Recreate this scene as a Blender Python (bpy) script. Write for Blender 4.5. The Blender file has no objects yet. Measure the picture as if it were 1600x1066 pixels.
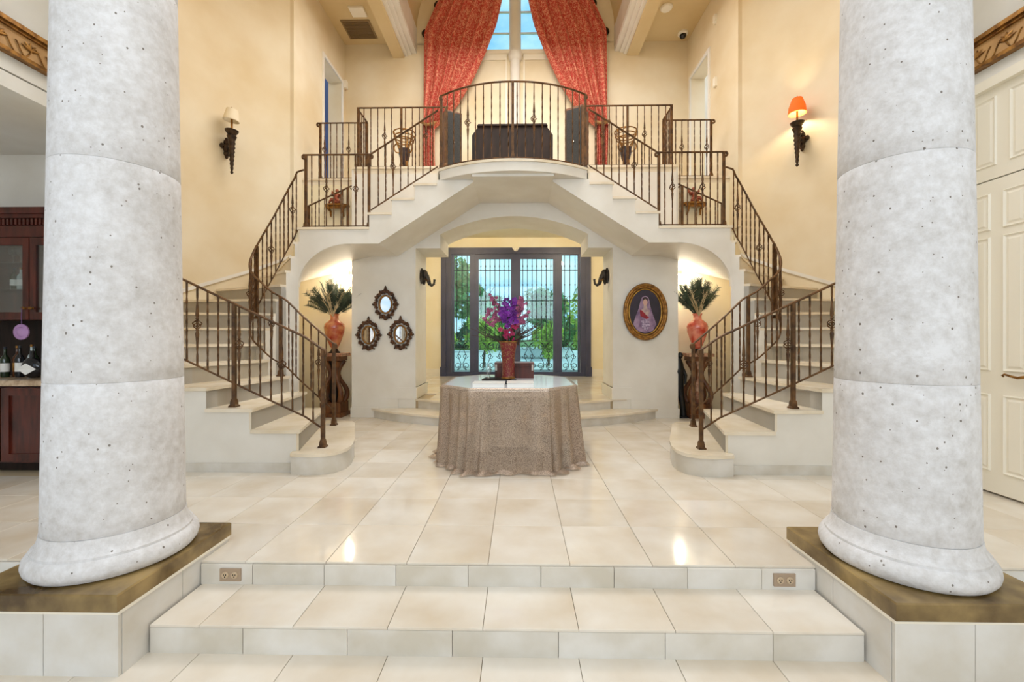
import bpy, bmesh, math, random
from math import sin, cos, pi, radians, sqrt, atan2
from mathutils import Vector, Matrix

random.seed(7)
scene = bpy.context.scene
COL = scene.collection

# ------------------------------------------------------------------ camera, world, light, exposure
cam_d = bpy.data.cameras.new('camera')
cam = bpy.data.objects.new('camera', cam_d)
COL.objects.link(cam)
cam.location = (0.08, 0.0, 1.25)
cam.rotation_euler = (radians(90), 0, radians(0.955))
cam_d.sensor_width = 36.0
cam_d.lens = 36.0 * 660.0 / 1600.0
cam_d.shift_y = -6.0 / 1600.0
cam_d.clip_start = 0.05
cam_d.clip_end = 300
scene.camera = cam

scene.view_settings.view_transform = 'Standard'
scene.view_settings.look = 'None'
scene.view_settings.gamma = 1.0
scene.view_settings.use_curve_mapping = False
scene.view_settings.exposure = 0.0
scene.cycles.max_bounces = 8
scene.cycles.diffuse_bounces = 5
scene.cycles.glossy_bounces = 4
scene.cycles.transparent_max_bounces = 16
scene.cycles.sample_clamp_indirect = 6.0
scene.cycles.caustics_reflective = False
scene.cycles.caustics_refractive = False
scene.cycles.use_denoising = True

world = bpy.data.worlds.new('sky')
scene.world = world
world.use_nodes = True
wn = world.node_tree
wn.nodes.clear()
def wnode(t, **kw):
    n = wn.nodes.new(t)
    for k, v in kw.items():
        setattr(n, k, v)
    return n
w_out = wnode('ShaderNodeOutputWorld')
w_bg = wnode('ShaderNodeBackground')
w_bg.inputs['Strength'].default_value = 1.55
w_tc = wnode('ShaderNodeTexCoord')
w_map = wnode('ShaderNodeMapping')
w_map.inputs['Scale'].default_value = (1.0, 1.0, 2.6)
w_noise = wnode('ShaderNodeTexNoise')
w_noise.inputs['Scale'].default_value = 3.2
w_noise.inputs['Detail'].default_value = 7
w_noise.inputs['Roughness'].default_value = 0.55
w_ramp = wnode('ShaderNodeValToRGB')
w_ramp.color_ramp.elements[0].position = 0.38
w_ramp.color_ramp.elements[0].color = (0.34, 0.62, 0.97, 1)
w_ramp.color_ramp.elements[1].position = 0.52
w_ramp.color_ramp.elements[1].color = (0.90, 0.95, 1.0, 1)
wn.links.new(w_tc.outputs['Generated'], w_map.inputs['Vector'])
wn.links.new(w_map.outputs['Vector'], w_noise.inputs['Vector'])
wn.links.new(w_noise.outputs['Fac'], w_ramp.inputs['Fac'])
wn.links.new(w_ramp.outputs['Color'], w_bg.inputs['Color'])
wn.links.new(w_bg.outputs['Background'], w_out.inputs['Surface'])

def light(name, typ, loc, energy, color=(1, 1, 1), size=1.0, size_y=None, rot=(0, 0, 0), spot=None, parent=None):
    d = bpy.data.lights.new(name, typ)
    d.energy = energy
    d.color = color
    if typ == 'AREA':
        d.size = size
        if size_y:
            d.shape = 'RECTANGLE'
            d.size_y = size_y
    elif typ == 'SUN':
        d.angle = size
    else:
        d.shadow_soft_size = size
    if typ == 'SPOT' and spot:
        d.spot_size = radians(spot)
        d.spot_blend = 0.6
    o = bpy.data.objects.new(name, d)
    COL.objects.link(o)
    o.location = loc
    o.rotation_euler = rot
    if parent:
        o.parent = parent
    return o

WARM = (1.0, 0.86, 0.66)
SOFT = (1.0, 0.975, 0.945)
light('sun', 'SUN', (20, 10, 20), 3.2, (1, 0.95, 0.86), 0.02, rot=(0, radians(38), 0))
# added fill lamps: over stair hall, over front room, daylight stand-in behind the camera
light('hall_fill_light', 'AREA', (0, 5.6, 7.2), 285, SOFT, 3.4, 3.4)
light('front_fill_light', 'AREA', (0, 1.9, 4.9), 70, (0.96, 0.98, 1.0), 5.5, 2.6)
light('rear_fill_light', 'AREA', (0, -4.3, 3.3), 225, (0.82, 0.91, 1.0), 8.2, 1.9, rot=(radians(82), 0, 0))

# ------------------------------------------------------------------ materials
def lin(c):
    if isinstance(c, str):
        c = c.lstrip('#')
        c = tuple(int(c[i:i + 2], 16) / 255 for i in (0, 2, 4))
    return tuple((x / 12.92 if x <= 0.04045 else ((x + 0.055) / 1.055) ** 2.4) for x in c) + (1.0,)

MATS = {}
def mat(name, c1, c2=None, scale=4.0, rough=0.6, metal=0.0, bump=0.0, bscale=None, coords='world', stretch=None,
        lo=0.35, hi=0.65, detail=5, var=0.0, spec=None, sheen=0.0, emit=None, estr=0.0, coat=0.0):
    if name in MATS:
        return MATS[name]
    m = bpy.data.materials.new(name)
    m.use_nodes = True
    nt = m.node_tree
    b = nt.nodes['Principled BSDF']
    b.inputs['Roughness'].default_value = rough
    b.inputs['Metallic'].default_value = metal
    if spec is not None:
        b.inputs['Specular IOR Level'].default_value = spec
    if coat:
        b.inputs['Coat Weight'].default_value = coat
        b.inputs['Coat Roughness'].default_value = 0.06
    if sheen:
        b.inputs['Sheen Weight'].default_value = sheen
    if emit:
        b.inputs['Emission Color'].default_value = lin(emit)
        b.inputs['Emission Strength'].default_value = estr
    MATS[name] = m
    if c2 is None:
        b.inputs['Base Color'].default_value = lin(c1)
        if not bump:
            return m
    N = nt.nodes.new
    if coords == 'world':
        g = N('ShaderNodeNewGeometry')
        vec = g.outputs['Position']
    else:
        g = N('ShaderNodeTexCoord')
        vec = g.outputs['Object']
    if var:
        oi = N('ShaderNodeObjectInfo')
        cmb = N('ShaderNodeCombineXYZ')
        mul = N('ShaderNodeMath'); mul.operation = 'MULTIPLY'; mul.inputs[1].default_value = 37.0
        nt.links.new(oi.outputs['Random'], mul.inputs[0])
        for i in range(3):
            nt.links.new(mul.outputs[0], cmb.inputs[i])
        add = N('ShaderNodeVectorMath'); add.operation = 'ADD'
        nt.links.new(vec, add.inputs[0]); nt.links.new(cmb.outputs[0], add.inputs[1])
        vec = add.outputs[0]
    if stretch:
        mp = N('ShaderNodeMapping')
        mp.inputs['Scale'].default_value = stretch
        nt.links.new(vec, mp.inputs['Vector'])
        vec = mp.outputs[0]
    if c2 is not None:
        n = N('ShaderNodeTexNoise')
        n.inputs['Scale'].default_value = scale
        n.inputs['Detail'].default_value = detail
        nt.links.new(vec, n.inputs['Vector'])
        r = N('ShaderNodeValToRGB')
        r.color_ramp.elements[0].position = lo
        r.color_ramp.elements[1].position = hi
        r.color_ramp.elements[0].color = lin(c1)
        r.color_ramp.elements[1].color = lin(c2)
        nt.links.new(n.outputs['Fac'], r.inputs['Fac'])
        out = r.outputs['Color']
        if var:
            hs = N('ShaderNodeHueSaturation')
            mr = N('ShaderNodeMapRange')
            mr.inputs['To Min'].default_value = 1 - var
            mr.inputs['To Max'].default_value = 1 + var
            nt.links.new(oi.outputs['Random'], mr.inputs['Value'])
            nt.links.new(mr.outputs[0], hs.inputs['Value'])
            nt.links.new(out, hs.inputs['Color'])
            out = hs.outputs['Color']
        nt.links.new(out, b.inputs['Base Color'])
    if bump:
        n2 = N('ShaderNodeTexNoise')
        n2.inputs['Scale'].default_value = bscale or scale * 4
        n2.inputs['Detail'].default_value = 4
        nt.links.new(vec, n2.inputs['Vector'])
        bp = N('ShaderNodeBump')
        bp.inputs['Strength'].default_value = bump
        bp.inputs['Distance'].default_value = 0.01
        nt.links.new(n2.outputs['Fac'], bp.inputs['Height'])
        nt.links.new(bp.outputs['Normal'], b.inputs['Normal'])
    return m

M_WALL = mat('cream_wall_glaze', '#e9dfc8', '#d6c29c', 0.9, 0.75, bump=0.03, bscale=18, lo=0.3, hi=0.72)
M_PLASTER = mat('pale_plaster', '#e8e5de', '#dcd7cd', 1.6, 0.75, bump=0.02, bscale=20)
M_VEST = mat('vestibule_cream', '#efe7d0', '#e8dcbc', 1.2, 0.7)
M_CEIL = mat('ceiling_tan', '#d9c59a', '#cdb587', 0.8, 0.85)
M_TRIMW = mat('white_trim', '#ece5d6', None, rough=0.45)
M_TILE = mat('marble_tile', '#e6e1d8', '#cfc0aa', 2.4, 0.10, bump=0.004, bscale=6, var=0.035, lo=0.28, hi=0.74, detail=8)
M_TREADSTONE = mat('stair_marble', '#ece2d0', '#dccdb2', 3.0, 0.22, var=0.02, detail=8)
M_RISERSTONE = mat('riser_marble', '#dddad4', '#c9c2b4', 3.5, 0.30, var=0.03, detail=8)
M_STAIRRISER = mat('stair_riser_marble', '#e6ddcb', '#d8cab0', 3.0, 0.3, var=0.02, detail=8)
M_GROUT = mat('grout', '#ab9a7e', None, rough=0.9)
M_SLAB = mat('bronze_stone_cap', '#a38a5a', '#4d3a1e', 4.2, 0.24, detail=9, lo=0.34, hi=0.68)
M_IRON = mat('bronze_iron', '#6e4c2a', '#432c17', 14, 0.45, metal=0.35)
M_IRONDK = mat('black_iron', '#2b2f38', None, rough=0.5, metal=0.4)
M_DOORFR = mat('door_frame_paint', '#3d405a', '#33364d', 3, 0.4)
M_GOLD = mat('antique_gold', '#a8793a', '#6b4620', 22, 0.38, metal=0.7)
M_BRONZE = mat('dark_bronze', '#4a3826', '#241a12', 16, 0.45, metal=0.6)
M_CHERRY = mat('cherry_wood', '#5a2418', '#34130d', 3.0, 0.3, stretch=(6, 6, 1))
M_WOOD = mat('brown_wood', '#7a4a24', '#4c2a14', 3.0, 0.4, stretch=(8, 8, 1))
M_DARKWOOD = mat('espresso_wood', '#2c1d16', '#180f0c', 3.0, 0.6, spec=0.25, stretch=(6, 6, 1))
M_WHITE = mat('white_paint', '#efe9da', None, rough=0.4)
M_PAPER = mat('paper', '#efeeea', None, rough=0.6)

def stone_mat():
    m = bpy.data.materials.new('cast_stone')
    m.use_nodes = True
    nt = m.node_tree; N = nt.nodes.new; L = nt.links.new
    b = nt.nodes['Principled BSDF']; b.inputs['Roughness'].default_value = 0.8
    g = N('ShaderNodeNewGeometry')
    n1 = N('ShaderNodeTexNoise'); n1.inputs['Scale'].default_value = 3.0; n1.inputs['Detail'].default_value = 9; n1.inputs['Roughness'].default_value = 0.65
    L(g.outputs['Position'], n1.inputs['Vector'])
    r1 = N('ShaderNodeValToRGB')
    e = r1.color_ramp.elements
    e[0].position = 0.30; e[0].color = lin('#bdb9b6')
    e[1].position = 0.60; e[1].color = lin('#e3e3e6')
    nb = N('ShaderNodeTexNoise'); nb.inputs['Scale'].default_value = 22; nb.inputs['Detail'].default_value = 6; nb.inputs['Roughness'].default_value = 0.7
    L(g.outputs['Position'], nb.inputs['Vector'])
    mxn = N('ShaderNodeMath'); mxn.operation = 'MULTIPLY_ADD'; mxn.inputs[1].default_value = 0.55; L(nb.outputs['Fac'], mxn.inputs[0])
    hf = N('ShaderNodeMath'); hf.operation = 'MULTIPLY'; hf.inputs[1].default_value = 0.45; L(n1.outputs['Fac'], hf.inputs[0]); L(hf.outputs[0], mxn.inputs[2])
    L(mxn.outputs[0], r1.inputs['Fac'])
    # pits: small voronoi cells thinned out by a coarse noise
    mp = N('ShaderNodeMapping'); mp.inputs['Scale'].default_value = (1.0, 1.0, 0.8)
    L(g.outputs['Position'], mp.inputs['Vector'])
    v = N('ShaderNodeTexVoronoi'); v.inputs['Scale'].default_value = 32.0; v.inputs['Randomness'].default_value = 1.0
    L(mp.outputs[0], v.inputs['Vector'])
    sep = N('ShaderNodeSeparateColor'); L(v.outputs['Color'], sep.inputs['Color'])
    sz = N('ShaderNodeMapRange'); sz.inputs['From Min'].default_value = 0.30; sz.inputs['From Max'].default_value = 1.0
    sz.inputs['To Min'].default_value = 0.0; sz.inputs['To Max'].default_value = 0.16
    L(sep.outputs[0], sz.inputs['Value'])
    n3 = N('ShaderNodeTexNoise'); n3.inputs['Scale'].default_value = 60; L(g.outputs['Position'], n3.inputs['Vector'])
    wob = N('ShaderNodeMath'); wob.operation = 'MULTIPLY_ADD'; wob.inputs[1].default_value = 0.12; wob.inputs[2].default_value = -0.06
    L(n3.outputs['Fac'], wob.inputs[0])
    ad = N('ShaderNodeMath'); ad.operation = 'ADD'; L(v.outputs['Distance'], ad.inputs[0]); L(wob.outputs[0], ad.inputs[1])
    lt = N('ShaderNodeMath'); lt.operation = 'LESS_THAN'; L(ad.outputs[0], lt.inputs[0]); L(sz.outputs[0], lt.inputs[1])
    mx = N('ShaderNodeMix'); mx.data_type = 'RGBA'
    L(lt.outputs[0], mx.inputs['Factor'])
    L(r1.outputs['Color'], mx.inputs['A']); mx.inputs['B'].default_value = lin('#7d766f')
    L(mx.outputs['Result'], b.inputs['Base Color'])
    n2 = N('ShaderNodeTexNoise'); n2.inputs['Scale'].default_value = 40; n2.inputs['Detail'].default_value = 6
    L(g.outputs['Position'], n2.inputs['Vector'])
    sub = N('ShaderNodeMath'); sub.operation = 'SUBTRACT'; L(n2.outputs['Fac'], sub.inputs[0]); L(lt.outputs[0], sub.inputs[1])
    bp = N('ShaderNodeBump'); bp.inputs['Strength'].default_value = 0.25; bp.inputs['Distance'].default_value = 0.012
    L(sub.outputs[0], bp.inputs['Height']); L(bp.outputs['Normal'], b.inputs['Normal'])
    return m
M_STONE = stone_mat()

def mix_transparent(name, base_c, trans_c, fac, rough=0.1, metal=0.0, glossy=False, c2=None, nscale=200):
    m = bpy.data.materials.new(name); m.use_nodes = True
    nt = m.node_tree; N = nt.nodes.new; L = nt.links.new
    b = nt.nodes['Principled BSDF']
    out = nt.nodes['Material Output']
    b.inputs['Base Color'].default_value = lin(base_c); b.inputs['Roughness'].default_value = rough; b.inputs['Metallic'].default_value = metal
    if c2:
        g = N('ShaderNodeNewGeometry')
        n = N('ShaderNodeTexNoise'); n.inputs['Scale'].default_value = nscale; L(g.outputs['Position'], n.inputs['Vector'])
        r = N('ShaderNodeValToRGB'); r.color_ramp.elements[0].position = 0.38; r.color_ramp.elements[1].position = 0.66
        r.color_ramp.elements[0].color = lin(base_c); r.color_ramp.elements[1].color = lin(c2)
        L(n.outputs['Fac'], r.inputs['Fac']); L(r.outputs['Color'], b.inputs['Base Color'])
    t = N('ShaderNodeBsdfTransparent'); t.inputs['Color'].default_value = lin(trans_c)
    mx = N('ShaderNodeMixShader'); mx.inputs[0].default_value = fac
    src = b.outputs[0]
    if glossy:
        gl = N('ShaderNodeBsdfGlossy'); gl.inputs['Roughness'].default_value = rough
        src = gl.outputs[0]
    L(src, mx.inputs[1]); L(t.outputs[0], mx.inputs[2]); L(mx.outputs[0], out.inputs['Surface'])
    return m
M_GLASS = mix_transparent('tinted_glass', '#ffffff', '#d3eef2', 0.94, 0.02, glossy=True)
M_CLEAR = mix_transparent('clear_glass', '#ffffff', '#f2f6f6', 0.85, 0.03, glossy=True)
M_CLOTH = mix_transparent('sequin_cloth', '#d3c0ae', '#f2e8de', 0.44, 0.32, metal=0.35, c2='#937f6e', nscale=140)

def mirror_mat():
    return mat('mirror_glass', '#e6e2da', None, rough=0.03, metal=1.0)

def pattern_mat(name, c1, c2, scale, rough=0.8, thr=0.5, distort=1.5):
    m = bpy.data.materials.new(name); m.use_nodes = True
    nt = m.node_tree; N = nt.nodes.new; L = nt.links.new
    b = nt.nodes['Principled BSDF']; b.inputs['Roughness'].default_value = rough
    g = N('ShaderNodeTexCoord')
    n = N('ShaderNodeTexNoise'); n.inputs['Scale'].default_value = scale; n.inputs['Detail'].default_value = 2; n.inputs['Distortion'].default_value = distort
    L(g.outputs['Object'], n.inputs['Vector'])
    r = N('ShaderNodeValToRGB'); r.color_ramp.elements[0].position = thr - 0.03; r.color_ramp.elements[1].position = thr + 0.03
    r.color_ramp.elements[0].color = lin(c1); r.color_ramp.elements[1].color = lin(c2)
    L(n.outputs['Fac'], r.inputs['Fac']); L(r.outputs['Color'], b.inputs['Base Color'])
    return m
M_CURTAIN = pattern_mat('red_scroll_fabric', '#bb3f34', '#dc9a7c', 30, 0.8, 0.53)
M_VASE = pattern_mat('red_gold_mosaic', '#6e0c18', '#8f6c3c', 36, 0.4, 0.58, 2.5)

# ------------------------------------------------------------------ mesh building
ABS = {}          # world position of things that were placed with build()
class MB:
    def __init__(self, s=1):
        self.v = []; self.f = []; self.s = s
    def add(self, vs, fs):
        n = len(self.v)
        self.v += [tuple(p) for p in vs]
        self.f += [tuple(i + n for i in f) for f in fs]
        return self
    def box(self, x0, x1, y0, y1, z0, z1):
        return self.add([(x0, y0, z0), (x1, y0, z0), (x1, y1, z0), (x0, y1, z0), (x0, y0, z1), (x1, y0, z1), (x1, y1, z1), (x0, y1, z1)],
                 [(0, 3, 2, 1), (4, 5, 6, 7), (0, 1, 5, 4), (1, 2, 6, 5), (2, 3, 7, 6), (3, 0, 4, 7)])
    def cbox(self, x0, x1, y0, y1, z0, z1, c=0.004):
        # a box whose top edges are chamfered
        b = [(x0, y0), (x1, y0), (x1, y1), (x0, y1)]
        t = [(x0 + c, y0 + c), (x1 - c, y0 + c), (x1 - c, y1 - c), (x0 + c, y1 - c)]
        vs = [(x, y, z0) for x, y in b] + [(x, y, z1 - c) for x, y in b] + [(x, y, z1) for x, y in t]
        fs = [(3, 2, 1, 0), (8, 9, 10, 11)]
        for k in range(4):
            j = (k + 1) % 4
            fs += [(k, j, 4 + j, 4 + k), (4 + k, 4 + j, 8 + j, 8 + k)]
        return self.add(vs, fs)
    def prism_xy(self, poly, z0, z1):
        n = len(poly)
        vs = [(x, y, z0) for x, y in poly] + [(x, y, z1) for x, y in poly]
        fs = [tuple(range(n - 1, -1, -1)), tuple(range(n, 2 * n))] + [(i, (i + 1) % n, n + (i + 1) % n, n + i) for i in range(n)]
        return self.add(vs, fs)
    def prism_xz(self, poly, y0, y1):
        n = len(poly)
        vs = [(x, y0, z) for x, z in poly] + [(x, y1, z) for x, z in poly]
        fs = [tuple(range(n)), tuple(range(2 * n - 1, n - 1, -1))] + [(i, n + i, n + (i + 1) % n, (i + 1) % n) for i in range(n)]
        return self.add(vs, fs)
    def prism_yz(self, poly, x0, x1):
        n = len(poly)
        vs = [(x0, y, z) for y, z in poly] + [(x1, y, z) for y, z in poly]
        fs = [tuple(range(n)), tuple(range(2 * n - 1, n - 1, -1))] + [(i, n + i, n + (i + 1) % n, (i + 1) % n) for i in range(n)]
        return self.add(vs, fs)
    def lathe(self, prof, seg=24, c=(0, 0, 0), cap=True, squash=(1, 1)):
        vs = []; fs = []
        for r, z in prof:
            for k in range(seg):
                a = 2 * pi * k / seg
                vs.append((c[0] + r * cos(a) * squash[0], c[1] + r * sin(a) * squash[1], c[2] + z))
        for i in range(len(prof) - 1):
            for k in range(seg):
                j = (k + 1) % seg
                fs.append((i * seg + k, i * seg + j, (i + 1) * seg + j, (i + 1) * seg + k))
        if cap:
            fs.append(tuple(range(seg - 1, -1, -1)))
            m = (len(prof) - 1) * seg
            fs.append(tuple(range(m, m + seg)))
        return self.add(vs, fs)
    def ball(self, c, r, seg=12, rings=8, sq=(1, 1, 1)):
        prof = [(max(1e-4, sin(pi * i / rings)), -cos(pi * i / rings)) for i in range(rings + 1)]
        vs = []; fs = []
        for pr, z in prof:
            for k in range(seg):
                a = 2 * pi * k / seg
                vs.append((c[0] + r * sq[0] * pr * cos(a), c[1] + r * sq[1] * pr * sin(a), c[2] + r * sq[2] * z))
        for i in range(rings):
            for k in range(seg):
                j = (k + 1) % seg
                fs.append((i * seg + k, i * seg + j, (i + 1) * seg + j, (i + 1) * seg + k))
        return self.add(vs, fs)
    def tube(self, path, r, seg=8, closed=False, flat=1.0, up=None):
        P = [Vector(p) for p in path]
        n = len(P)
        rs = r if isinstance(r, (list, tuple)) else [r] * n
        vs = []; fs = []
        prev = None
        for i in range(n):
            if closed:
                t = P[(i + 1) % n] - P[i - 1]
            else:
                t = P[min(i + 1, n - 1)] - P[max(i - 1, 0)]
            if t.length < 1e-9:
                t = Vector((0, 0, 1))
            t.normalize()
            if up is not None:
                ref = Vector(up)
            elif prev is None:
                ref = Vector((0, 0, 1)) if abs(t.z) < 0.9 else Vector((1, 0, 0))
            else:
                ref = prev
            b = t.cross(ref)
            if b.length < 1e-6:
                b = t.cross(Vector((1, 0, 0)))
                if b.length < 1e-6:
                    b = t.cross(Vector((0, 1, 0)))
            b.normalize()
            nn = b.cross(t)
            prev = nn
            for k in range(seg):
                a = 2 * pi * (k + 0.5) / seg
                vs.append(tuple(P[i] + (b * cos(a) + nn * sin(a) * flat) * rs[i]))
        m = n if closed else n - 1
        for i in range(m):
            for k in range(seg):
                j = (k + 1) % seg
                a0 = i * seg; b0 = ((i + 1) % n) * seg
                fs.append((a0 + k, a0 + j, b0 + j, b0 + k))
        if not closed:
            fs.append(tuple(range(seg - 1, -1, -1)))
            fs.append(tuple(range((n - 1) * seg, n * seg)))
        return self.add(vs, fs)
    def grid(self, fn, nu, nv, cu=False):
        vs = [fn(i / (nu if cu else nu - 1), j / (nv - 1)) for j in range(nv) for i in range(nu)]
        fs = []
        for j in range(nv - 1):
            for i in range(nu if cu else nu - 1):
                i2 = (i + 1) % nu
                fs.append((j * nu + i, j * nu + i2, (j + 1) * nu + i2, (j + 1) * nu + i))
        return self.add(vs, fs)
    def xf(self, M):
        self.v = [tuple(M @ Vector(p)) for p in self.v]
        return self
    def mesh(self, name, smooth=0, origin=(0, 0, 0)):
        s = self.s
        me = bpy.data.meshes.new(name)
        ox, oy, oz = origin
        vs = [(x * s - ox, y - oy, z - oz) for x, y, z in self.v]
        me.from_pydata(vs, [], self.f)
        bm = bmesh.new(); bm.from_mesh(me)
        bmesh.ops.recalc_face_normals(bm, faces=bm.faces)
        bm.to_mesh(me); bm.free()
        if smooth:
            me.shade_smooth()
            me.set_sharp_from_angle(angle=radians(smooth))
        return me
    def build(self, name, material, parent=None, smooth=0, **tags):
        s = self.s
        if parent is not None:
            o0 = ABS[parent.name]
        else:
            xs = [p[0] * s for p in self.v]; ys = [p[1] for p in self.v]; zs = [p[2] for p in self.v]
            o0 = ((min(xs) + max(xs)) / 2, (min(ys) + max(ys)) / 2, min(zs))
        me = self.mesh(name, smooth, o0)
        o = bpy.data.objects.new(name, me)
        if material:
            me.materials.append(material)
        COL.objects.link(o)
        if parent is not None:
            o.parent = parent
            ABS[o.name] = o0
        else:
            o.location = o0
            ABS[o.name] = o0
        settags(o, **tags)
        return o

def settags(o, label=None, cat=None, group=None, kind=None):
    if label: o['label'] = label
    if cat: o['category'] = cat
    if group: o['group'] = group
    if kind: o['kind'] = kind

def thing(name, loc, label, cat, group=None, kind=None):
    o = bpy.data.objects.new(name, None)
    o.empty_display_size = 0.1
    COL.objects.link(o)
    o.location = loc
    ABS[o.name] = tuple(loc)
    settags(o, label, cat, group, kind)
    return o

def inst(name, me, parent, loc, scale=(1, 1, 1), rot=(0, 0, 0), material=None):
    # a part that shares its mesh; loc is in world coordinates
    o = bpy.data.objects.new(name, me)
    COL.objects.link(o)
    o.parent = parent
    p = ABS[parent.name]
    o.location = (loc[0] - p[0], loc[1] - p[1], loc[2] - p[2])
    o.scale = scale
    o.rotation_euler = rot
    ABS[o.name] = tuple(loc)
    return o

def side(s):
    return 'left' if s > 0 else 'right'       # s = 1 builds the left half, s = -1 mirrors it
def L_R(s, l, r):
    return l if s > 0 else r

# ------------------------------------------------------------------ floors
TX, TY, GX = 0.4517, 0.467, -0.091
def struct(mb, name, m, parent=None, smooth=0):
    return mb.build(name, m, parent, smooth, kind='structure' if parent is None else None)

def tiles(parent, x0, x1, y0, y1, z, m, gx=GX, gy=None, tx=TX, ty=TY, th=0.012, name='tile', skip=None, cache={}):
    gy = y0 if gy is None else gy
    i0 = math.floor((x0 - gx) / tx) ; i1 = math.ceil((x1 - gx) / tx)
    j1 = math.ceil((y1 - gy) / ty - 1e-6)
    g = 0.0014
    for i in range(i0, i1):
        for j in range(j1):
            a = max(x0, gx + i * tx); b = min(x1, gx + (i + 1) * tx)
            c = gy + j * ty; d = min(y1, gy + (j + 1) * ty)
            if b - a < 0.02 or d - c < 0.02 or (skip and skip((a + b) / 2, (c + d) / 2)):
                continue
            w, h = b - a - 2 * g, d - c - 2 * g
            key = (round(w, 3), round(h, 3), th, m.name)
            if key not in cache:
                me = MB().cbox(-w / 2, w / 2, -h / 2, h / 2, -th, 0, 0.0015).mesh(name)
                me.materials.append(m)
                cache[key] = me
            inst(name, cache[key], parent, ((a + b) / 2, (c + d) / 2, z))

STEP_Y, PLAT_Y = 2.0, 2.331
floor = struct(MB().box(-5.6, 5.6, PLAT_Y + 0.02, 7.25, -0.30, -0.011), 'floor', M_GROUT)
def skip_hall(x, y):
    if abs(x) > 3.95 and (y > 4.4 or x > 0): return True
    if y > 3.95 and abs(x) > 3.1: return True
    if y > 6.6 and abs(x) < 2.4: return True
    return False
tiles(floor, -5.5, 3.9, PLAT_Y, 7.0, 0.0, M_TILE, skip=skip_hall)
lower = struct(MB().box(-7, 7, -5.0, 2.02, -0.40, -0.271), 'floor_lower', M_GROUT)
tiles(lower, -2.35, 2.62, 2.0 - 0.467 * 3, 2.0, -0.26, M_TILE)
struct(MB().box(-7, 7, -5.0, 2.0 - 0.467 * 3, -0.271, -0.26), 'floor_rear', M_TILE)
# outer strip beside the plinths
struct(MB().box(-7, -2.35, 0.599, 2.0, -0.271, -0.26).box(2.62, 7, 0.599, 2.0, -0.271, -0.26), 'floor_side', M_TILE)

# two front steps
def riser_tiles(parent, x0, x1, y, z0, z1, off, m, name='riser_stone', w=0.5):
    x = x0 - off
    while x < x1:
        a, b = max(x0, x), min(x1, x + w)
        if b - a > 0.03:
            MB().box(a + 0.0015, b - 0.0015, y - 0.010, y + 0.004, z0, z1).build(name, m, parent)
        x += w
fs = struct(MB().box(-1.685, 1.685, STEP_Y + 0.006, PLAT_Y + 0.02, -0.262, -0.136), 'floor_step', M_GROUT)
tiles(fs, -1.685, 1.685, STEP_Y - 0.012, PLAT_Y + 0.003, -0.124, M_TILE, ty=0.346)
riser_tiles(fs, -1.685, 1.685, STEP_Y, -0.26, -0.138, 0.05, M_RISERSTONE)
pl = struct(MB().box(-7, 7, PLAT_Y + 0.006, PLAT_Y + 0.03, -0.26, -0.014), 'floor_edge', M_GROUT)
riser_tiles(pl, -1.69, 1.69, PLAT_Y, -0.124, -0.014, 0.11, M_RISERSTONE, w=0.4)
riser_tiles(pl, -3.9, -2.35, PLAT_Y, -0.26, -0.014, 0.2, M_RISERSTONE)
riser_tiles(pl, 2.35, 3.9, PLAT_Y, -0.26, -0.014, 0.2, M_RISERSTONE)

# outlets in the top riser
for s, lab in ((1, 'beige double power outlet in the step riser near the left column plinth'), (-1, 'beige double power outlet in the step riser near the right column plinth')):
    t = thing('power_outlet', (-1.52 * s, PLAT_Y - 0.012, -0.105), lab, 'outlet', 'outlets in the step riser')
    MB(s).box(-1.578, -1.462, PLAT_Y - 0.019, PLAT_Y - 0.010, -0.102, -0.034).build('cover_plate', mat('tan_plastic', '#a5907a', None, rough=0.4), t)
    for dx in (-0.026, 0.026):
        MB(s).lathe([(0.019, 0), (0.019, 0.004), (0.016, 0.006)], 14).xf(Matrix.Translation((-1.52 + dx, PLAT_Y - 0.019, -0.068)) @ Matrix.Rotation(radians(90), 4, 'X')).build('receptacle', mat('tan_plastic_light', '#bfa98c', None, rough=0.4), t)
        b = MB(s)
        for ddx, ddz in ((-0.006, 0.004), (0.006, 0.004), (0, -0.008)):
            b.box(-1.52 + dx + ddx - 0.002, -1.52 + dx + ddx + 0.002, PLAT_Y - 0.0265, PLAT_Y - 0.024, -0.068 + ddz - 0.004, -0.068 + ddz + 0.004)
        b.build('slot', mat('slot_black', '#1c1814', None), t)

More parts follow.
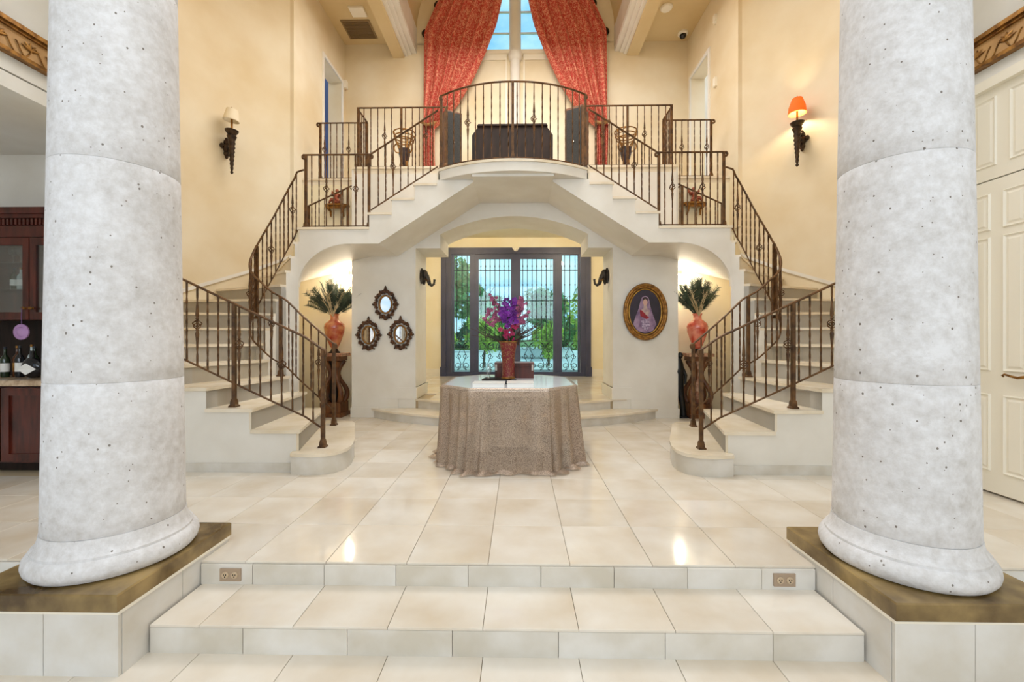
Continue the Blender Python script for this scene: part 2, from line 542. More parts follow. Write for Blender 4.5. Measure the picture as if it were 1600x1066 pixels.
# ------------------------------------------------------------------ plinths and columns
M_PLINTH = mat('plinth_stone', '#dedcd8', '#cfc9be', 4.0, 0.4, detail=8)
for s in (1, -1):
    sd = side(s)
    t = thing('column_plinth', (-2.05 * s, 2.19, -0.26), 'square pale stone plinth with bronze brown cap under the %s column' % sd, 'plinth', 'column plinths')
    MB(s).box(-2.40, -1.71, 1.86, 2.54, -0.26, 0.035).build('core', M_GROUT, t)
    for a, b in ((-2.41, -2.04), (-2.037, -1.70)):
        MB(s).box(a, b, 1.846, 1.862, -0.26, 0.022).build('stone_panel', M_PLINTH, t)
    for a, b in ((1.864, 2.20), (2.203, 2.55)):
        MB(s).box(-1.712, -1.696, a, b, -0.26, 0.022).build('stone_panel', M_PLINTH, t)
    MB(s).box(-2.42, -1.688, 1.836, 2.555, 0.022, 0.036).build('fillet', M_TRIMW, t)
    MB(s).cbox(-2.43, -1.69, 1.83, 2.57, 0.036, 0.112, 0.006).build('cap_slab', M_SLAB, t)
    c = thing('stone_column', (-2.043 * s, 2.205, 0.112), 'tall round pitted white stone column on the %s of the steps' % sd, 'column', 'stone columns flanking the steps')
    cx, cy = -2.043, 2.205
    prof = [(0.300, 0.112), (0.328, 0.120), (0.341, 0.138), (0.346, 0.160), (0.342, 0.185), (0.330, 0.205), (0.317, 0.213), (0.317, 0.226), (0.306, 0.236), (0.297, 0.252), (0.290, 0.275), (0.287, 0.30)]
    MB(s).lathe(prof, 72, (cx, cy, 0)).build('base', M_STONE, c, 32)
    def rad(z): return 0.285 - 0.037 * (z - 0.28) / 2.75
    for z0, z1 in ((0.30, 1.03), (1.03, 2.11), (2.11, 3.10), (3.10, 4.3)):
        n = 8
        pr = [(rad(z0) - 0.003, z0)] + [(rad(z0 + (z1 - z0) * k / n), z0 + 0.003 + (z1 - z0 - 0.006) * k / n) for k in range(n + 1)] + [(rad(z1) - 0.003, z1)]
        MB(s).lathe(pr, 72, (cx, cy, 0)).build('drum', M_STONE, c, 50)
    MB(s).lathe([(rad(4.3), 4.3), (0.27, 4.33), (0.27, 4.37), (0.25, 4.4), (0.30, 4.5), (0.36, 4.55), (0.36, 4.60)], 48, (cx, cy, 0)).build('capital', M_STONE, c, 50)
    struct(MB(s).box(-2.45, -1.65, 1.8, 2.6, 4.60, 5.0), 'beam_%s' % sd, M_PLASTER)

# ------------------------------------------------------------------ stair geometry (left half, x < 0)
R = 0.195                      # riser height
NR = 14                        # risers up to the landing
ZL = R * NR                    # landing 2.73
ZB = R * 18                    # bridge 3.51
ZBAL = R * 20                  # balcony 3.90
CI = (-2.88, 5.37, 0.28)       # inner turn centre and radius
CO = (-3.02, 5.37, 1.49)       # outer turn
YF, YW = 5.65, 6.55            # landing/flight front edge and the wall behind
YS, YSB = 7.02, 8.75           # fascia at the sides, balcony back wall
XS = 3.55                      # balcony side wall
def arc_pt(c, ph, r=None):
    a = radians(ph); r = c[2] if r is None else r
    return (c[0] - r * sin(a), c[1] - r * cos(a))
INP = {1: -1.95, 2: -2.30, 3: -2.52, 4: -2.72}
OUTX = {1: -1.58, 2: -1.96, 3: -2.405, 4: -2.83}
INA = {5: 22, 6: 56, 7: 84, 8: 104, 9: 120, 10: 134, 11: 146, 12: 157, 13: 167, 14: 176}
OUTA = {5: 12, 6: 36, 7: 60, 8: 82, 9: 101, 10: 119, 11: 136, 12: 151, 13: 165, 14: 179}
def inner_path(k0, k1, r=None, n=6):
    """points on the inner edge from riser k0 to riser k1"""
    r = CI[2] if r is None else r
    y0 = CI[1] - r
    def param(k):
        return INP[k] if k in INP else None
    pts = []
    if k0 in INP and k1 in INP:
        return [(INP[k0], y0), (INP[k1], y0)]
    if k0 in INP:
        pts.append((INP[k0], y0)); a0 = 0
    else:
        a0 = INA[k0]
    a1 = INA[k1]
    for i in range(n + 1):
        pts.append(arc_pt(CI, a0 + (a1 - a0) * i / n, r))
    return pts
def outer_path(k0, k1, n=6):
    y0 = CO[1] - CO[2]
    if k0 in OUTX and k1 in OUTX:
        return [(OUTX[k0], y0), (OUTX[k1], y0)]
    pts = []
    if k0 in OUTX:
        pts.append((OUTX[k0], y0)); a0 = 0
    else:
        a0 = OUTA[k0]
    a1 = OUTA[k1]
    for i in range(n + 1):
        pts.append(arc_pt(CO, a0 + (a1 - a0) * i / n))
    return pts
def clean(p):
    q = []
    for a in p:
        if not q or (abs(a[0] - q[-1][0]) + abs(a[1] - q[-1][1])) > 1e-4:
            q.append(a)
    return q

# ------------------------------------------------------------------ walls of the tall hall
ZC = 7.35
for s in (1, -1):
    sd = side(s)
    # curved wall around the stair, then the straight wall along the balcony with the doorway
    mb = MB(s)
    n = 40
    a0, a1 = 8, 159.2
    ro, rt = CO[2] + 0.012, 0.14
    inn = [arc_pt(CO, a0 + (a1 - a0) * i / n, ro) for i in range(n + 1)]
    out = [arc_pt(CO, a0 + (a1 - a0) * i / n, ro + rt) for i in range(n + 1)]
    mb.prism_xy(inn + out[::-1], 0, ZC)
    struct(mb, 'wall_%s_curved' % sd, M_WALL, smooth=35)
    yj0, yj1, ztop = 7.78, 8.60, 6.47
    mb = MB(s)
    mb.box(-XS - 0.28, -XS, 6.75, yj0, ZBAL - 0.9, ZC)
    mb.box(-XS - 0.28, -XS, yj1, YSB + 0.1, ZBAL - 0.1, ZC)
    mb.box(-XS - 0.28, -XS, yj0, yj1, ztop, ZC)
    struct(mb, 'wall_%s_balcony' % sd, M_WALL)
    # casing, and a dark room with a door leaf beyond
    mb = MB(s)
    for a, b in ((yj0 - 0.05, yj0 + 0.01), (yj1 - 0.01, yj1 + 0.05)):
        mb.box(-XS - 0.005, -XS + 0.02, a, b, ZBAL, ztop)
    mb.box(-XS - 0.005, -XS + 0.02, yj0 - 0.05, yj1 + 0.05, ztop, ztop + 0.06)
    struct(mb, 'trim_%s' % L_R(s, 1, 2), M_PLASTER)
    d = thing('door_%d' % L_R(s, 2, 3), (-(XS + 0.3) * s, yj0, ZBAL), L_R(s, 'blue grey door seen edge-on in the upper left doorway', 'pale door with black hinges in the upper right doorway'), 'door', kind='structure')
    MB(s).box(-XS - 1.0, -XS - 0.285, yj0 + 0.05, yj0 + 0.09, ZBAL, ztop - 0.02).build('door_leaf', L_R(s, mat('blue_grey_door', '#3e4a6b', None, rough=0.5), M_WHITE), d)
    for zz in (4.3, 5.2, 6.1):
        MB(s).box(-XS - 0.285, -XS - 0.262, yj0 + 0.085, yj0 + 0.10, zz, zz + 0.12).build('hinge', M_IRONDK, d)
    struct(MB(s).box(-XS - 1.6, -XS - 0.3, yj1 + 0.25, yj1 + 0.3, ZBAL, ztop + 0.3), 'wall_%s_room' % sd, L_R(s, mat('blue_room', '#4d5d86', None, rough=0.8), M_PLASTER))
    # ceiling strip and cornice beam
    struct(MB(s).box(-XS - 0.3, -2.05, 3.7, YSB + 0.1, ZC, ZC + 0.1).box(-4.75, -XS - 0.3, 3.7, 7.2, ZC, ZC + 0.1), 'ceiling_%s' % sd, M_CEIL)
    b = thing('trim_%d' % L_R(s, 3, 4), (-2.3 * s, 6.5, 7.05), L_R(s, 'stepped plaster cornice beam left of the red curtains', 'stepped plaster cornice beam right of the red curtains'), 'cornice', kind='structure')
    for (xa, xb, za, zb) in ((-2.66, -2.30, 7.06, ZC), (-2.30, -2.22, 7.09, ZC + 0.1), (-2.22, -2.14, 7.12, ZC + 0.2), (-2.14, -2.04, 7.15, ZC + 0.3)):
        if xa < -2.6:
            MB(s).prism_xz([(xa, zb), (xa + 0.12, za), (xb, za), (xb, zb)], 3.8, YSB).build('moulding', M_CEIL, b)
        else:
            MB(s).box(xa, xb - 0.012, 3.8, YSB, za, zb).box(xb - 0.012, xb, 3.8, YSB, za + 0.03, zb).build('moulding', M_PLASTER, b)
    # wall between the front room and the stair, hidden behind the column, with the boxed beam above
    struct(MB(s).box(-4.06, -3.30, 3.86, 4.0, 0, ZC).box(-4.75, -4.06, 3.86, 4.0, 3.3, ZC), 'wall_%s_return' % sd, M_WALL)

# centre vault over the hall and the gable wall with its window
mb = MB()
n = 24
vin = [(2.05 * cos(pi * i / n), ZC + 0.25 + 2.05 * sin(pi * i / n)) for i in range(n + 1)]
vout = [(2.15 * cos(pi * i / n), ZC + 0.25 + 2.15 * sin(pi * i / n)) for i in range(n + 1)]
mb.prism_xz(vin + vout[::-1], 3.8, YSB)
struct(mb, 'ceiling_vault', M_CEIL, smooth=35)
mb = MB()
ys0, ys1 = YSB, YSB + 0.14
WX, WZ0 = 1.28, 7.16           # window half width and sill
mb.box(-XS, -WX, ys0, ys1, ZBAL - 0.1, ZC)
mb.box(WX, XS, ys0, ys1, ZBAL - 0.1, ZC)
mb.box(-WX, WX, ys0, ys1, ZBAL - 0.1, WZ0)
# arched part above the ceiling strips, with the round headed window left open
wz = 8.2
outer = [(2.2 * cos(pi * i / n), ZC + 0.2 + 2.2 * sin(pi * i / n)) for i in range(n + 1)]
inner = [(WX * cos(pi * i / n), wz + WX * sin(pi * i / n)) for i in range(n + 1)]
mb.prism_xz([(2.2, ZC - 0.01)] + outer + [(-2.2, ZC - 0.01), (-WX, ZC - 0.01)] + inner[::-1] + [(WX, ZC - 0.01)], ys0, ys1)
struct(mb, 'wall_balcony_back', M_WALL)
w = thing('window_1', (0, YSB, WZ0), 'tall round headed window with white glazing bars behind the red curtains', 'window', kind='structure')
MB().box(-WX, WX, YSB - 0.08, YSB + 0.04, WZ0 - 0.07, WZ0).build('sill', M_TRIMW, w)
for s in (1, -1):
    for (xa, xb) in ((-WX, -0.70), (-0.69, -0.09)):
        for (za, zb) in ((WZ0, 7.58), (7.60, 8.02), (8.04, 8.9)):
            MB(s).box(xa + 0.02, xb - 0.01, YSB + 0.07, YSB + 0.076, za + 0.01, zb).build('pane', M_GLASS, w)
    mb = MB(s).box(-0.70, -0.675, YSB + 0.05, YSB + 0.09, WZ0, 9.3)
    mb.box(-WX, -WX + 0.04, YSB + 0.04, YSB + 0.10, WZ0, 8.2).box(-0.115, -0.09, YSB + 0.04, YSB + 0.1, WZ0, 9.4)
    for z in (7.59, 8.03, 8.5):
        mb.box(-WX, -0.09, YSB + 0.05, YSB + 0.09, z - 0.012, z + 0.012)
    mb.build('glazing_bar', M_TRIMW, w)
    # panels under the sill
    p = MB(s).box(-1.2, -0.17, YSB - 0.03, YSB + 0.01, 6.98, WZ0 - 0.07).box(-1.2, -0.17, YSB - 0.02, YSB + 0.01, ZBAL, 4.02)
    p.box(-0.20, -0.17, YSB - 0.02, YSB + 0.01, 4.02, 6.98)
    p.build('panel_rail', M_TRIMW, w)
mb = MB().lathe([(0.12, 0), (0.12, 0.06), (0.10, 0.08), (0.10, 3.05), (0.13, 3.08), (0.14, 3.13), (0.14, 3.2), (0.12, 3.22), (0.12, 5.3)], 24, (0, YSB - 0.03, ZBAL))
mb.build('mullion_shaft', M_PLASTER, w, 40)

# front room: side walls with a boxed beam, frieze and the openings below
for s in (1, -1):
    sd = side(s)
    X = -3.85
    mb = MB(s).box(X - 0.15, X, -1.5, 3.86, 3.30, 5.0)
    struct(mb, 'wall_%s_upper' % sd, M_PLASTER)
    fr = thing('trim_%d' % L_R(s, 5, 6), ((X + 0.02) * s, 2.0, 3.43), L_R(s, 'gilded frieze moulding with scrolled leaves along the upper left wall', 'gilded frieze moulding with scrolled leaves above the white closet doors'), 'moulding', kind='structure')
    MB(s).box(X, X + 0.03, -1.0, 3.86, 3.44, 3.665).build('frieze_band', mat('frieze_tan', '#c69a63', '#a97c48', 5, 0.5), fr)
    MB(s).box(X, X + 0.075, -1.0, 3.86, 3.64, 3.675).box(X, X + 0.055, -1.0, 3.86, 3.62, 3.64).build('top_bead', M_GOLD, fr)
    MB(s).box(X, X + 0.06, -1.0, 3.86, 3.42, 3.45).build('bottom_bead', M_GOLD, fr)
    lb = MB()
    for k in range(5):
        a = radians(-70 + 35 * k)
        lb.tube([(0, 0, 0), (0.0, 0.03 * sin(a), 0.03 * cos(a)), (0.004, 0.065 * sin(a), 0.06 * cos(a))], [0.009, 0.013, 0.003], 6)
    lb.tube([(0.002, 0.05 * t, -0.02 + 0.05 * sin(t * 2.2)) for t in [i * 0.25 - 2 for i in range(17)]], 0.005, 5)
    lm = lb.mesh('leaf_scroll', 50); lm.materials.append(M_GOLD)
    for k in range(9):
        inst('leaf_scroll', lm, fr, ((X + 0.036) * s, 3.72 - 0.21 * k, 3.53))

# right: closet doors with a panel above; left: open to the bar room
X = 3.85
struct(MB().box(X, X + 0.12, 3.72, 3.86, 0, 3.30).box(X, X + 0.12, -1.5, 1.2, 0, 3.30), 'wall_right', M_PLASTER)
d = thing('door_4', (X, 2.6, 0), 'white panelled closet double door with bronze lever handle by the right column', 'door', kind='structure')
MB().box(X + 0.03, X + 0.09, 1.2, 3.72, 2.52, 3.30).build('head_panel', M_WHITE, d)
MB().box(X - 0.02, X + 0.05, 1.2, 3.72, 3.24, 3.32).box(X - 0.02, X + 0.05, 3.68, 3.75, 0, 3.32).build('casing', M_WHITE, d)
def raised_panel(parent, y0, y1, z0, z1, x=X):
    mb = MB()
    a = [(x, y0, z0), (x, y1, z0), (x, y1, z1), (x, y0, z1)]
    def ring(i, dx):
        return [(x + dx, y0 + i, z0 + i), (x + dx, y1 - i, z0 + i), (x + dx, y1 - i, z1 - i), (x + dx, y0 + i, z1 - i)]
    rings = [ring(0, 0.003), ring(0.010, -0.012), ring(0.022, -0.001), ring(0.030, -0.001), ring(0.045, -0.009)]
    vs = [p for r in rings for p in r]
    fs = []
    for k in range(len(rings) - 1):
        for i in range(4):
            j = (i + 1) % 4
            fs.append((4 * k + i, 4 * k + j, 4 * k + 4 + j, 4 * k + 4 + i))
    m = 4 * (len(rings) - 1)
    fs.append((m, m + 1, m + 2, m + 3))
    mb.add(vs, fs).build('panel', M_WHITE, parent)
for (y0, y1) in ((3.10, 3.68), (2.50, 3.09), (1.9, 2.49), (1.22, 1.89)):
    lf = MB().box(X - 0.002, X + 0.04, y0, y1, 0.02, 2.50).build('door_leaf', M_WHITE, d)
    for (ya, yb) in ((y0 + 0.085, y0 + 0.25), (y0 + 0.335, y1 - 0.08)):
        for (za, zb) in ((0.18, 0.80), (0.98, 2.05), (2.10, 2.40)):
            raised_panel(lf, ya, yb, za, zb, X - 0.004)
hd = MB().lathe([(0.03, 0), (0.03, 0.012), (0.012, 0.018), (0.012, 0.05)], 16).xf(Matrix.Translation((X, 3.14, 0.95)) @ Matrix.Rotation(radians(-90), 4, 'Y'))
hd.tube([(X - 0.05, 3.14, 0.95), (X - 0.055, 3.17, 0.955), (X - 0.055, 3.21, 0.945), (X - 0.055, 3.26, 0.955), (X - 0.05, 3.30, 0.965), (X - 0.05, 3.315, 0.955), (X - 0.05, 3.305, 0.945)], [0.012, 0.012, 0.010, 0.009, 0.008, 0.007, 0.006], 8)
hd.build('lever_handle', M_GOLD, d, 50)
for (ya, yb) in ((3.17, 3.335), (3.42, 3.6), (2.55, 2.8), (2.85, 3.05)):
    raised_panel(d, ya, yb, 2.62, 3.18, X + 0.03)
MB().box(X + 0.06, X + 0.08, 1.2, 3.7, 0, 2.52).build('closet_back', mat('closet_dark', '#2a2420', None), d)
# bar room on the left
struct(MB().box(-6.2, -4.22, 4.36, 4.46, 0, 3.3), 'wall_bar_back', M_PLASTER)
struct(MB().box(-6.2, -6.1, -1.5, 4.4, 0, 3.3), 'wall_bar_side', M_PLASTER)
struct(MB().box(-6.2, -3.86, -1.5, 4.4, 3.17, 3.29), 'ceiling_bar', M_PLASTER)
struct(MB().box(-4.75, 4.75, -4.5, 3.86, 5.0, 5.1), 'ceiling_front', M_PLASTER)
# unseen rear wall of the front room with added window openings, and its side walls
mb = MB().box(-4.75, 4.75, -4.6, -4.5, 4.2, 5.0).box(-4.75, 4.75, -4.6, -4.5, -0.4, 2.2)
for xa, xb in ((-4.75, -4.1), (-1.75, -1.05), (1.05, 1.75), (4.1, 4.75)):
    mb.box(xa, xb, -4.6, -4.5, 2.2, 4.2)
struct(mb, 'wall_rear', M_PLASTER)
for s in (1, -1):
    struct(MB(s).box(-4.0, -3.85, -4.5, -1.5, -0.4, 5.0), 'wall_%s_rear' % side(s), M_PLASTER)
struct(MB().box(-4.75, 4.75, 3.80, 3.86, 5.0, 9.8), 'wall_front_upper', M_WALL)

# ------------------------------------------------------------------ wall with the arched passage, piers, niches, vestibule
XP, XPO = 1.53, 2.53
def passage_profile():
    pts = [(-XP, 2.633), (-1.145, 2.633), (-1.145, 2.85)]
    h, sg = 1.145, 0.277
    rr = (h * h + sg * sg) / (2 * sg)
    for i in range(1, 24):
        x = -h + 2 * h * i / 24
        pts.append((x, 2.85 + sg - rr + sqrt(rr * rr - x * x)))
    pts += [(1.145, 2.85), (1.145, 2.633), (XP, 2.633)]
    return pts
prof = passage_profile()
wall_poly = [(-XPO, 0), (-XP, 0)] + prof + [(XP, 0), (XPO, 0), (XPO, ZBAL - 0.1), (-XPO, ZBAL - 0.1)]
wb = struct(MB().prism_xz(wall_poly, YW, 7.3), 'wall_back', M_PLASTER)
wb['label'] = 'pale plaster wall with arched passage between the two stairs'
for s in (1, -1):
    sd = side(s)
    bb = thing('baseboard_%s' % sd, (-2.1 * s, YW, 0), 'stepped pale baseboard along the %s pier' % sd, 'baseboard', kind='structure')
    mb = MB(s).box(-XPO - 0.015, -2.08, YW - 0.018, YW, 0, 0.15).box(-2.10, -1.80, YW - 0.018, YW, 0.145, 0.29).box(-1.82, -XP + 0.01, YW - 0.018, YW, 0.29, 0.47)
    mb.box(-XPO - 0.015, -XPO, YW, YS, 0, 0.15)
    mb.build('board', M_PLASTER, bb)
    MB(s).box(-XP, -XP + 0.02, YW - 0.01, 7.31, 0.29, 0.47).box(-XP, -XP + 0.028, YW - 0.015, 7.315, 0.44, 0.47).build('board', M_TRIMW, bb)
    MB(s).box(-2.3, -2.28, 7.3, 10.38, 0.29, 0.47).box(-2.3, -1.76, 10.36, 10.38, 0.29, 0.47).build('board', M_TRIMW, bb)
    # niche: back wall, hidden side wall, ruled soffit
    struct(MB(s).box(-XS - 0.2, -XPO + 0.02, YS, YS + 0.08, 0, ZBAL - 0.1), 'wall_%s_niche' % sd, M_VEST)
    mb = MB(s).add([(-2.905, 5.66, 0), (-3.72, YS, 0), (-3.72, YS, 2.6), (-2.905, 5.66, 2.6), (-2.93, 5.66, 0), (-3.75, YS, 0), (-3.75, YS, 2.6), (-2.93, 5.66, 2.6)],
        [(0, 1, 2, 3), (4, 5, 6, 7), (0, 4, 7, 3), (1, 5, 6, 2), (3, 2, 6, 7), (0, 1, 5, 4)])
    struct(mb, 'wall_%s_niche_side' % sd, M_VEST)
    # vestibule
    struct(MB(s).box(-2.4, -2.3, 7.3, 10.5, 0, 3.7), 'wall_%s_vestibule' % sd, M_VEST)
    struct(MB(s).box(-2.4, -1.76, 10.4, 10.55, 0, 3.7), 'wall_%s_door' % sd, M_VEST)
struct(MB().box(-2.4, 2.4, 10.4, 10.55, 3.456, 3.8), 'wall_door_head', M_VEST)
struct(MB().box(-2.4, 2.4, 7.3, 10.55, 3.70, 3.79), 'ceiling_vestibule', M_VEST)
vf = struct(MB().box(-XP, XP, YW, 7.3, 0, 0.277).box(-2.4, 2.4, 7.3, 10.6, 0, 0.277), 'floor_vestibule', M_GROUT)
tiles(vf, -2.3, 2.3, YW - 0.02, 10.5, 0.29, M_TILE, gx=GX, tx=0.61, ty=0.61, th=0.014, skip=lambda x, y: y < 7.3 and abs(x) > XP)
# two curved entry steps
def curved_step(r, z0, z1, nm):
    t = thing(nm, (0, 6.2, z0), 'curved marble %s step up to the entrance passage' % ('lower' if z0 == 0 else 'upper'), 'step', 'curved entrance steps')
    cy = 9.24
    xm = sqrt(r * r - (cy - YW) ** 2)
    am = math.asin(xm / r)
    arc = [(r * sin(-am + 2 * am * i / 40), cy - r * cos(-am + 2 * am * i / 40)) for i in range(41)]
    arc2 = [((r - 0.025) * sin(-am + 2 * am * i / 40), cy - (r - 0.025) * cos(-am + 2 * am * i / 40)) for i in range(41)]
    n = 6
    MB().prism_xy(arc2, z0, z1 - 0.03).build('riser', M_RISERSTONE, t, 30)
    for k in range(n):
        a = arc[40 * k // n: 40 * (k + 1) // n + 1]
        g = 0.0015
        poly = [(x + (g if i == 0 else -g if i == len(a) - 1 else 0), y) for i, (x, y) in enumerate(a)]
        if k == 0: poly = poly + [(poly[-1][0], YW - 0.002)]
        elif k == n - 1: poly = [(poly[0][0], YW - 0.002)] + poly
        else: poly = [(poly[0][0], YW - 0.002)] + poly + [(poly[-1][0], YW - 0.002)]
        MB().prism_xy(poly, z1 - 0.03, z1).build('tread_stone', M_TREADSTONE, t, 30)
curved_step(3.5, 0.0, 0.145, 'entry_step')
curved_step(3.1, 0.145, 0.29, 'entry_step')
# balcony slab
poly = [(-XS, YS), (-2.5, YS), (-2.5, YW), (-0.99, YW), (-0.99, 6.64), (0.99, 6.64), (0.99, YW), (2.5, YW), (2.5, YS), (XS, YS), (XS, YSB), (-XS, YSB)]
struct(MB().prism_xy(poly, ZBAL - 0.1, ZBAL), 'floor_balcony', M_TREADSTONE)
nb = MB()
nb.box(-2.52, -0.99, YW - 0.02, YW + 0.02, ZBAL - 0.03, ZBAL + 0.003).box(0.99, 2.52, YW - 0.02, YW + 0.02, ZBAL - 0.03, ZBAL + 0.003)
nb.box(-XS, -2.5, YS - 0.02, YS + 0.02, ZBAL - 0.03, ZBAL + 0.003).box(2.5, XS, YS - 0.02, YS + 0.02, ZBAL - 0.03, ZBAL + 0.003)
struct(nb, 'trim_7', M_TREADSTONE)
for s in (1, -1):
    struct(MB(s).box(-2.53, -2.5, YW, YS, 2.5, ZBAL - 0.03), 'wall_%s_fascia' % side(s), M_PLASTER)

# ------------------------------------------------------------------ staircases
for s in (1, -1):
    sd = side(s)
    st = thing('staircase', (-2.6 * s, 5.0, 0), 'curved cream marble staircase sweeping up on the %s side of the hall' % sd, 'staircase', 'twin curved staircases')
    body = MB(s)
    # starting step with rounded nose
    nose = [(-2.36, 5.33), (-2.02, 5.28), (-1.93, 5.15), (-1.78, 4.75), (-1.62, 4.35), (-1.56, 4.12), (-1.555, 3.98), (-1.60, 3.86), (-1.70, 3.79), (-1.84, 3.775), (-2.0, 3.80)]
    MB(s).prism_xy([(x * 0.998 - 0.012 if x > -1.95 else x, y + (0.012 if y < 4 else 0)) for x, y in nose], 0, R - 0.03).build('riser', M_RISERSTONE, st, 35)
    MB(s).prism_xy(nose, R - 0.03, R).build('tread', M_TREADSTONE, st, 35)
    for k in range(2, 14):
        ip = clean(inner_path(k, k + 1)); op = clean(outer_path(k, k + 1))
        z = R * k
        # tread with a small nosing towards the riser below
        i0, o0 = Vector(ip[0]), Vector(op[0])
        dirn = (o0 - i0).normalized()
        nrm = Vector((-dirn.y, dirn.x))
        mid = (Vector(ip[-1]) + Vector(op[-1])) / 2 - (i0 + o0) / 2
        if nrm.dot(mid) > 0: nrm = -nrm
        n0, n1 = i0 + nrm * 0.018, o0 + nrm * 0.018
        front = 0.02 if k < 5 else 0
        tp = [tuple(n0)] + ip + [(x, y) for x, y in op[::-1]] + [tuple(n1)]
        if front:
            tp = [(x, y - front if y < 4.2 else y + 0.012) for x, y in tp]
        MB(s).prism_xy(tp, z - 0.03, z).build('tread', M_TREADSTONE, st, 30)
        # riser slab
        q = [tuple(i0), tuple(o0), tuple(o0 - nrm * 0.02), tuple(i0 - nrm * 0.02)]
        MB(s).prism_xy(q, z - R, z - 0.03).build('riser', M_STAIRRISER, st)
        bp = clean(ip + op[::-1])
        if k <= 10:
            body.prism_xy(bp, 0, z - 0.03)
    # riser up to the landing
    a, b = arc_pt(CI, INA[14]), arc_pt(CO, OUTA[14])
    MB(s).prism_xy([a, b, (b[0] + 0.02, b[1]), (a[0] + 0.02, a[1])], ZL - R, ZL - 0.03).build('riser', M_STAIRRISER, st)
    body.build('stair_mass', M_PLASTER, st, 35)
    # inner curved stringer face closing the upper turn down to the floor
    mb = MB(s)
    for k in range(9, 14):
        ip = inner_path(k, k + 1)
        ip2 = inner_path(k, k + 1, CI[2] + 0.03)
        mb.prism_xy(clean(ip + ip2[::-1]), 0, R * k - 0.03)
    mb.build('inner_stringer', M_PLASTER, st, 35)
    # base strip along the front
    MB(s).box(-3.3, -1.99, 3.862, 3.882, 0, 0.085).build('base_strip', M_RISERSTONE, st)
    # wall stringer: pale strip stepping up the curved wall
    mb = MB(s)
    def zout(ph):
        ks = [4.2, 5, 6, 7, 8, 9, 10, 11, 12, 13, 14]; an = [0] + [OUTA[k] for k in range(5, 15)]
        for i in range(len(an) - 1):
            if ph <= an[i + 1]:
                t = (ph - an[i]) / (an[i + 1] - an[i])
                return R * (ks[i] + t * (ks[i + 1] - ks[i]))
        return ZL
    n = 40
    pts = [(arc_pt(CO, 10 + 149 * i / n, CO[2] - 0.012), arc_pt(CO, 10 + 149 * i / n, CO[2] + 0.02), zout(10 + 149 * i / n)) for i in range(n + 1)]
    vs = []; fsx = []
    for p, q, z in pts:
        vs += [(p[0], p[1], z + 0.10), (p[0], p[1], z + 0.15), (q[0], q[1], z + 0.15), (q[0], q[1], z + 0.10)]
    for i in range(n):
        for j in range(4):
            fsx.append((4 * i + j, 4 * i + (j + 1) % 4, 4 * i + 4 + (j + 1) % 4, 4 * i + 4 + j))
    mb.add(vs, fsx).build('wall_stringer', M_PLASTER, st, 35)
    # landing
    arcp = [arc_pt(CO, OUTA[14] - 0.5 - 3 * i) for i in range(0, 1)]
    lp = [(-2.905, YF - 0.02), (-1.935, YF - 0.02), (-1.935, YW), (-2.5, YW), (-2.5, YS), (-3.05, YS), (-3.04, 6.85), arc_pt(CO, OUTA[14])]
    MB(s).prism_xy(lp, ZL - 0.03, ZL).build('landing', M_TREADSTONE, st)
    # face and soffit: arch over the niche, flat part, rising flight
    arch = [(-2.2 - 0.70 * cos(radians(90 * i / 14)), 1.93 + 0.58 * sin(radians(90 * i / 14))) for i in range(15)]
    MB(s).prism_xz(arch + [(-2.2, ZL - 0.03), (-2.9, ZL - 0.03)], YF, YF + 0.05).build('arch_face', M_PLASTER, st, 30)
    mb = MB(s)
    nb_ = len(arch)
    vs = [(x, YF + 0.002, z) for x, z in arch] + [(-3.72 + 1.52 * i / (nb_ - 1), YS - 0.01, 2.14 + 0.37 * i / (nb_ - 1)) for i in range(nb_)]
    vs += [(x, YF + 0.002, z + 0.02) for x, z in arch] + [(-3.72 + 1.52 * i / (nb_ - 1), YS - 0.01, 2.16 + 0.37 * i / (nb_ - 1)) for i in range(nb_)]
    fsx = []
    for i in range(nb_ - 1):
        fsx += [(i, i + 1, nb_ + i + 1, nb_ + i), (2 * nb_ + i, 3 * nb_ + i, 3 * nb_ + i + 1, 2 * nb_ + i + 1)]
    mb.add(vs, fsx).build('niche_soffit', M_PLASTER, st, 40)
    prof = [(-2.2, ZL - 0.03), (-2.2, 2.51), (-1.81, 2.51), (-0.53, 3.33), (-0.53, 3.36), (-1.02, 3.36), (-1.02, R * 17 - 0.03)]
    for k in (17, 16, 15):
        x = -1.935 + 0.305 * (k - 15)
        prof += [(x, R * k - 0.03), (x, R * (k - 1) - 0.03)]
    prof = prof[:-1] + [(-1.935, ZL - 0.03)]
    MB(s).prism_xz(prof, YF, YW - 0.001).build('flight_mass', M_PLASTER, st)
    for k in (15, 16, 17):
        x = -1.935 + 0.305 * (k - 15)
        MB(s).box(x - 0.018, x + 0.305, YF - 0.018, YW, R * k - 0.03, R * k).build('tread', M_TREADSTONE, st)
        MB(s).box(x - 0.004, x + 0.015, YF + 0.004, YW, R * (k - 1), R * k - 0.03).build('riser', M_STAIRRISER, st)
    MB(s).box(-1.024, -1.005, YF + 0.004, YW, R * 17, ZB - 0.03).build('riser', M_STAIRRISER, st)

